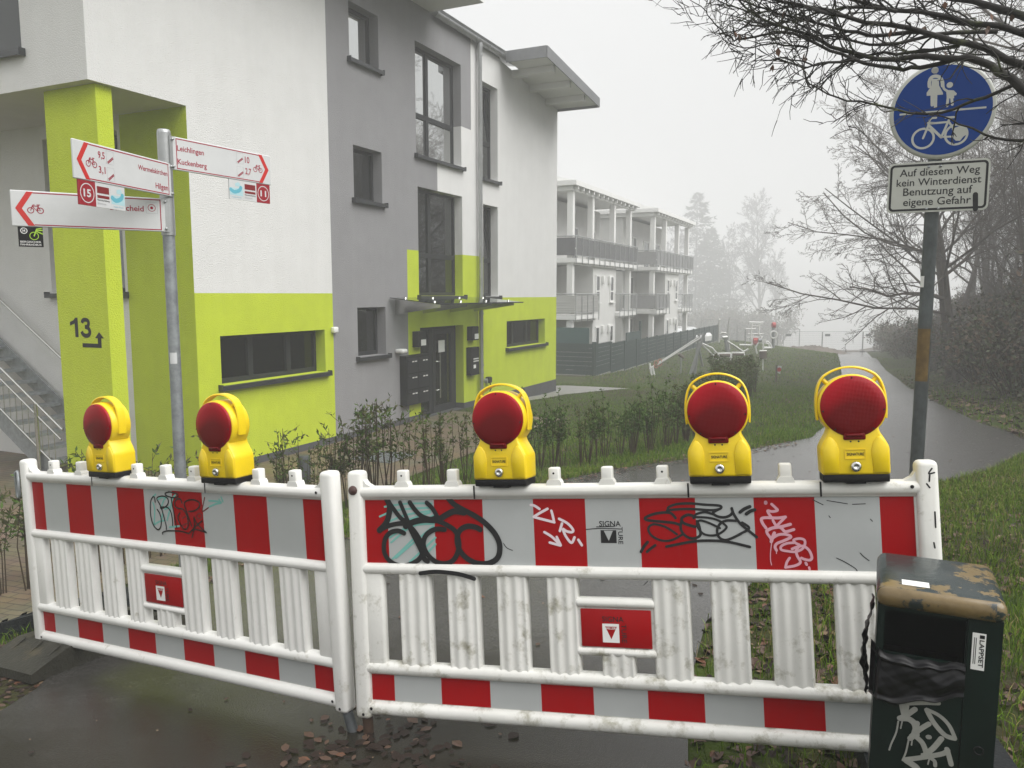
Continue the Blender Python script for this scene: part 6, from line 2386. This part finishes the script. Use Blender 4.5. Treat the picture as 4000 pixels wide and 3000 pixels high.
bars('pull_trainer', 'steel outdoor gym frame with crossed posts and long sloping bars by the hedge', 'gym equipment', 35.5,
     [('post', m_playd, [([(690, 420), (535, 890)], .075)]), ('post', m_playd, [([(640, 425, .5), (585, 890, .5)], .075)]), ('post', m_playd, [([(610, 460, 1), (675, 775, 1.5)], .06)]),
      ('pull_bar', m_play, [([(665, 465), (190, 760)], .04), ([(640, 458, .4), (200, 740, .4)], .035)]), ('seat_bar', m_play, [([(640, 510), (840, 712)], .045), ([(670, 530), (780, 580), (850, 660), (880, 710)], .04)]),
      ('support', m_whitep, [([(105, 745), (128, 885)], .045), ([(135, 780), (158, 885)], .045), ([(100, 800), (150, 770)], .03)]),
      ('coil', mat('play_coil', (.45, .18, .12), .5), [([(150 + 9 * k + 0, 755 - 3 * k) if j % 2 else (156 + 9 * k, 790 - 5 * k) for k in range(9) for j in (0, 1)], .022), ([(175 + 22 * math.cos(a), 755 + 40 * math.sin(a)) for a in [R(30 * k) for k in range(13)]], .02), ([(215 + 20 * math.cos(a), 735 + 38 * math.sin(a)) for a in [R(30 * k) for k in range(13)]], .02)])])
bars('gym_bench', 'long low steel framed bench of the outdoor gym behind the bushy hedge', 'bench', 38,
     [('frame', m_whitep, [([(790, 730), (805, 640), (975, 636), (975, 720)], .05), ([(988, 690), (992, 630), (1125, 632), (1125, 660)], .05)]), ('seat', m_wood, [([(810, 660), (970, 658)], .09), ([(1000, 648), (1120, 648)], .06)])])
bars('leg_trainer', 'steel gym device with a slanted double post and curved foot bars on the lawn', 'gym equipment', 43,
     [('post', m_playd, [([(918, 470), (945, 635)], .08), ([(938, 475, .4), (962, 632, .4)], .06)]), ('footrest', m_play, [([(890, 468), (945, 462)], .09)]), ('bar', m_play, [([(940, 505), (1030, 560), (1120, 625)], .05), ([(945, 515, .4), (1020, 560, .4), (1110, 632, .4)], .04), ([(1110, 620), (1150, 605), (1170, 590)], .06)])])
bars('tall_pole', 'tall white curved pole with an arched top handle at the back of the playground', 'gym equipment', 52,
     [('pole', m_play, [([(965, 600), (952, 450), (955, 350), (970, 258)], .065)]), ('arch', m_play, [([(862, 430), (890, 412), (930, 418), (955, 455)], .05), ([(880, 425, .5), (920, 415, .5), (955, 440, .5)], .04)]), ('base', m_playd, [([(915, 590), (970, 600)], .08)])])
bars('white_post', 'plain white post standing beside the fence end of the playground', 'post', 56, [('pole', m_play, [([(856, 275), (850, 520)], .07)]), ('cap', m_play, [([(850, 275), (866, 275)], .08)])])
bars('climbing_bars', 'white climbing frame of stacked horizontal bars with a red seat behind the playground lawn', 'climbing frame', 55,
     [('upright', m_whitep, [([(1210, 305), (1195, 460), (1215, 540)], .06)]), ('upright', m_whitep, [([(1292, 305), (1282, 420), (1310, 470)], .06)]),
      ('rung', m_whitep, [([(1178, 302), (1332, 303)], .055), ([(1180, 318), (1330, 318)], .04), ([(1205, 342), (1290, 343)], .04), ([(1165, 425), (1330, 428)], .045), ([(1160, 465), (1325, 462)], .045), ([(1140, 375), (1250, 372)], .06)]),
      ('side_post', m_playd, [([(1138, 378), (1135, 570)], .04)]), ('platform', m_whitep, [([(1075, 545), (1210, 548)], .07)]), ('lever', m_whitep, [([(1222, 418), (1205, 540)], .05)]), ('seat', m_redp, [([(1222, 498), (1278, 500)], .18), ([(1225, 520), (1275, 522)], .16)])])
bars('turn_wheel', 'post with a red ball on top and a white turning wheel on the playground', 'gym equipment', 53,
     [('post', m_playd, [([(1440, 345), (1438, 580)], .11)]), ('knob', m_redp, [([(1428, 333), (1462, 333)], .2)]), ('wheel', m_whitep, [([(1443 + 38 * math.cos(a), 436 + 38 * math.sin(a), -.3) for a in [R(20 * k) for k in range(19)]], .05)])])
bars('rider_frame', 'white gym device of two curved hoops behind the brown bin', 'gym equipment', 47,
     [('hoop', m_whitep, [([(1262, 640), (1250, 570), (1275, 525), (1320, 510)], .05)]), ('hoop', m_whitep, [([(1330, 512), (1380, 510), (1410, 540), (1425, 580)], .05), ([(1345, 520, .5), (1385, 535, .5), (1405, 580, .5)], .04)]), ('step', m_whitep, [([(1338, 580), (1420, 580)], .09)]), ('hub', m_playd, [([(1280, 500), (1320, 490)], .13)])])
Y = 39
bn2 = bars('bin_post', 'white bent steel post carrying a small sign and a brown round bin', 'bin', Y,
           [('post', m_whitep, [([(1330, 520), (1328, 830), (1255, 838)], .035)]), ('rim', m_whitep, [([(1290, 612), (1368, 612)], .05), ([(1290, 692), (1368, 692)], .045)])])
c0, c1 = at(*q6(1329, 692), Y), at(*q6(1329, 612), Y)
MB().tube([c0, c1], .5 * (at(*q6(1368, 650), Y).x - at(*q6(1290, 650), Y).x), 16).build('basket', m_wood, bn2)
a_, b_ = at(*q6(1315, 515), Y), at(*q6(1360, 478), Y)
MB().box((a_.x, Y - .03, a_.z), (b_.x, Y - .01, b_.z)).build('sign_plate', m_whitep, bn2)
# small red dot sign by the lawn edge
Y = 30.5
ps = thing('lawn_marker', 'short wooden post with a torn white sheet with a red dot at the lawn edge', 'marker post', Matrix.Identity(4))
MB().box((at(*q6(1470, 765), Y).x, Y, at(*q6(1480, 1010), Y).z - .1), (at(*q6(1486, 765), Y).x, Y + .05, at(*q6(1480, 765), Y).z)).build('post', m_wood, ps)
mb = MB()
Q = [at(*q6(*p), Y - .02) for p in ((1487, 770), (1531, 775), (1514, 858), (1487, 850))]
mb.add(Q + [q + Vector((0, .008, 0)) for q in Q], [(0, 1, 2, 3), (7, 6, 5, 4), (0, 4, 5, 1), (1, 5, 6, 2), (2, 6, 7, 3), (3, 7, 4, 0)])
sh = mb.build('sheet', m_signw, ps)
c0 = at(*q6(1503, 812), Y - .03)
MB().disc(c0.x, c0.z, .085, Y - .03, n=24).build('red_dot', m_redp, sh)
# info sign by the fence
bars('info_board', 'small brown slanted info board on a thin post near the hedge plants', 'sign', 37, [('post', m_playd, [([(444, 660), (440, 880)], .03)]), ('board', m_wood, [([(418, 645), (470, 684)], .07)])])

# ------------------------------------------------------------------ bollards and small things by the entrance
p = ground_hit(1190, 1890)
o = MB().tube([(0, 0, -.1), (0, 0, .40), (0, 0, .43)], [.095, .095, .08], 24).build('bollard', mat('bollard_grey', (.05, .055, .055), .5, var=.15, vscale=6), M=Matrix.Translation((p.x, p.y, G(p.x, p.y))))
tag(o, 'dark grey round bollard behind the hedge plants on the paving', 'bollard')
p = fl(3.6, 2.0)
mb = MB()
for k in range(16):
    mb.box((k * .05, 0, 0), (k * .05 + .012, .8, .02))
    mb.box((0, k * .05, 0), (.8, k * .05 + .012, .018))
tag(mb.build('doormat_grate', m_galv, M=frame((p.x, p.y, G(p.x, p.y) + .022), d1)), 'square steel grating set in the paving in front of the house', 'grate')

# ------------------------------------------------------------------ parked cars behind the fence
m_car = mat('car_white', (.70, .70, .70), .25, coat=.5)
m_carg = glass_mat('car_glass', tint=(.03, .035, .04), ior=1.8)
m_tyre = mat('tyre', (.02, .02, .02), .8)


def car(label, M):
    root = thing('parked_car', label, 'car', M, 'cars parked behind the fence')
    prof = [(-2.1, .35), (-2.15, .75), (-1.95, 1.0), (-1.2, 1.06), (-.55, 1.45), (.9, 1.47), (1.7, 1.1), (2.1, 1.0), (2.15, .5), (2.05, .35)]
    mb = MB()
    n = len(prof)
    rows = [(-.88, .94, .0), (-.82, 1., .0), (.82, 1., 0), (.88, .94, 0)]
    vs = []
    for y, k, _ in rows:
        for x, z in prof:
            yy = y * (1 - .16 * max(0, (z - 1.0)) / .47)
            vs.append((x * (k if abs(x) > 2 else 1), yy, z))
    fs = [(r_ * n + i, r_ * n + (i + 1) % n, (r_ + 1) * n + (i + 1) % n, (r_ + 1) * n + i) for r_ in range(3) for i in range(n)] + [tuple(range(n)), tuple(range(4 * n - 1, 3 * n - 1, -1))]
    mb.add(vs, fs, 0, False)
    mb.build('body', m_car, root)
    for s_ in (-1, 1):
        mb = MB().prism([(-1.0, 1.08), (-.5, 1.40), (.85, 1.42), (1.45, 1.12)], s_ * .845, s_ * .84)
        mb.build('side_window', m_carg, root)
    mb = MB().add([(-1.19, -.72, 1.075), (-1.19, .72, 1.075), (-.60, .66, 1.43), (-.60, -.66, 1.43)], [(0, 1, 2, 3)])
    mb.build('windscreen', m_carg, root)
    for x in (-1.3, 1.3):
        for s_ in (-.8, .8):
            w = MB().lathe([(0, .1), (.2, .1), (.32, .08), (.32, -.08), (.2, -.1), (0, -.1)], 20, T=Matrix.Translation((x, s_, .32)) @ RX).build('wheel', m_tyre, root)
            MB().lathe([(0, .012), (.2, .0)], 16, T=Matrix.Translation((x, s_ + .1 * (1 if s_ > 0 else -1), .32)) @ Matrix.Rotation(R(-90 if s_ > 0 else 90), 4, 'X')).build('rim', m_zinc, w)
    for s_ in (-.62, .62):
        MB().rbox((-2.12, s_ - .17, .72), (-2.0, s_ + .17, .88), .04).build('headlight', m_whitep, root)
    return root


for (u, Yc, ang, lab) in ((2672, 66, 2.5, 'white car parked behind the green fence, the further of two'), (2650, 62, 1.95, 'white car with its windscreen towards the fence, nearer of two, half hidden by the block')):
    q = at(u, 1300, Yc)
    car(lab, frame((q.x, q.y, G(q.x, q.y)), (math.cos(ang), math.sin(ang), 0)))
index_children()

# ------------------------------------------------------------------ air, sky, light, camera
w = bpy.data.worlds.new('World')
S.world = w
w.use_nodes = True
nt = w.node_tree
n, l = nt.nodes, nt.links
bg = n['Background']
sky = n.new('ShaderNodeTexSky')
sky.sky_type = 'NISHITA'
sky.sun_disc = False
SUN_EL, SUN_AZ = 52, 118          # azimuth clockwise from +Y
sky.sun_elevation = R(SUN_EL)
sky.sun_rotation = R(SUN_AZ)
sky.air_density = 1.0
sky.dust_density = 6.0
hs = n.new('ShaderNodeHueSaturation')
hs.inputs['Saturation'].default_value = .12
hs.inputs['Value'].default_value = .8
l.new(sky.outputs[0], hs.inputs['Color'])
# overcast dome: brighter towards the zenith
tc = n.new('ShaderNodeTexCoord')
sx_ = n.new('ShaderNodeSeparateXYZ')
l.new(tc.outputs['Generated'], sx_.inputs[0])
cr = n.new('ShaderNodeValToRGB')
cr.color_ramp.elements[0].position = 0
cr.color_ramp.elements[0].color = (.44, .445, .45, 1)
el = cr.color_ramp.elements.new(.5)
el.color = (.57, .575, .58, 1)
cr.color_ramp.elements[1].position = 1
cr.color_ramp.elements[1].color = (1, 1, 1, 1)
l.new(sx_.outputs['Z'], cr.inputs['Fac'])
sc_ = n.new('ShaderNodeMix')
sc_.data_type = 'RGBA'
sc_.blend_type = 'MULTIPLY'
sc_.inputs[0].default_value = 1
sc_.inputs[7].default_value = (SKYK, SKYK, SKYK, 1) if 'SKYK' in globals() else (16, 16, 16, 1)
l.new(cr.outputs[0], sc_.inputs[6])
mx = n.new('ShaderNodeMix')
mx.data_type = 'RGBA'
mx.inputs[0].default_value = .8
l.new(hs.outputs[0], mx.inputs[6])
l.new(sc_.outputs[2], mx.inputs[7])
l.new(mx.outputs[2], bg.inputs['Color'])
bg.inputs['Strength'].default_value = .0505

sun = bpy.data.lights.new('sun', 'SUN')
sun.energy = 2.3
sun.angle = R(60)
sun.color = (1, .985, .965)
so = bpy.data.objects.new('sun', sun)
COL.objects.link(so)
so.rotation_euler = (R(90 - SUN_EL), 0, R(180 - SUN_AZ))

m_h = bpy.data.materials.new('haze')
m_h.use_nodes = True
nt = m_h.node_tree
nt.nodes.remove(nt.nodes['Principled BSDF'])
pv_ = nt.nodes.new('ShaderNodeVolumePrincipled')
pv_.inputs['Color'].default_value = (.97, .975, .98, 1)
pv_.inputs['Density'].default_value = .0058
pv_.inputs['Anisotropy'].default_value = .0
nt.links.new(pv_.outputs[0], nt.nodes['Material Output'].inputs['Volume'])
hz = MB().box((-400, -120, -160), (450, 740, 42)).build('haze', m_h)
tag(hz, 'pale fog filling the air, thickening towards the end of the path', 'fog', None, 'stuff')

cam = bpy.data.cameras.new('camera')
cam.sensor_fit = 'HORIZONTAL'
cam.sensor_width = 36
cam.lens = 36 * F / 4000
cam.clip_start = .05
cam.clip_end = 2000
co = bpy.data.objects.new('camera', cam)
COL.objects.link(co)
co.location = (0, 0, EYE)
co.rotation_euler = (R(90) - PITCH, 0, 0)
S.camera = co

S.view_settings.view_transform = 'Standard'
S.view_settings.look = 'None'
S.view_settings.exposure = 1.02
S.view_settings.gamma = 1
S.render.engine = 'CYCLES'
cy = S.cycles
cy.use_denoising = True
cy.denoiser = 'OPENIMAGEDENOISE'
cy.max_bounces = 8
cy.diffuse_bounces = 3
cy.glossy_bounces = 3
cy.transmission_bounces = 4
cy.transparent_max_bounces = 12
cy.volume_bounces = 1
cy.sample_clamp_indirect = 6
cy.caustics_reflective = False
cy.caustics_refractive = False
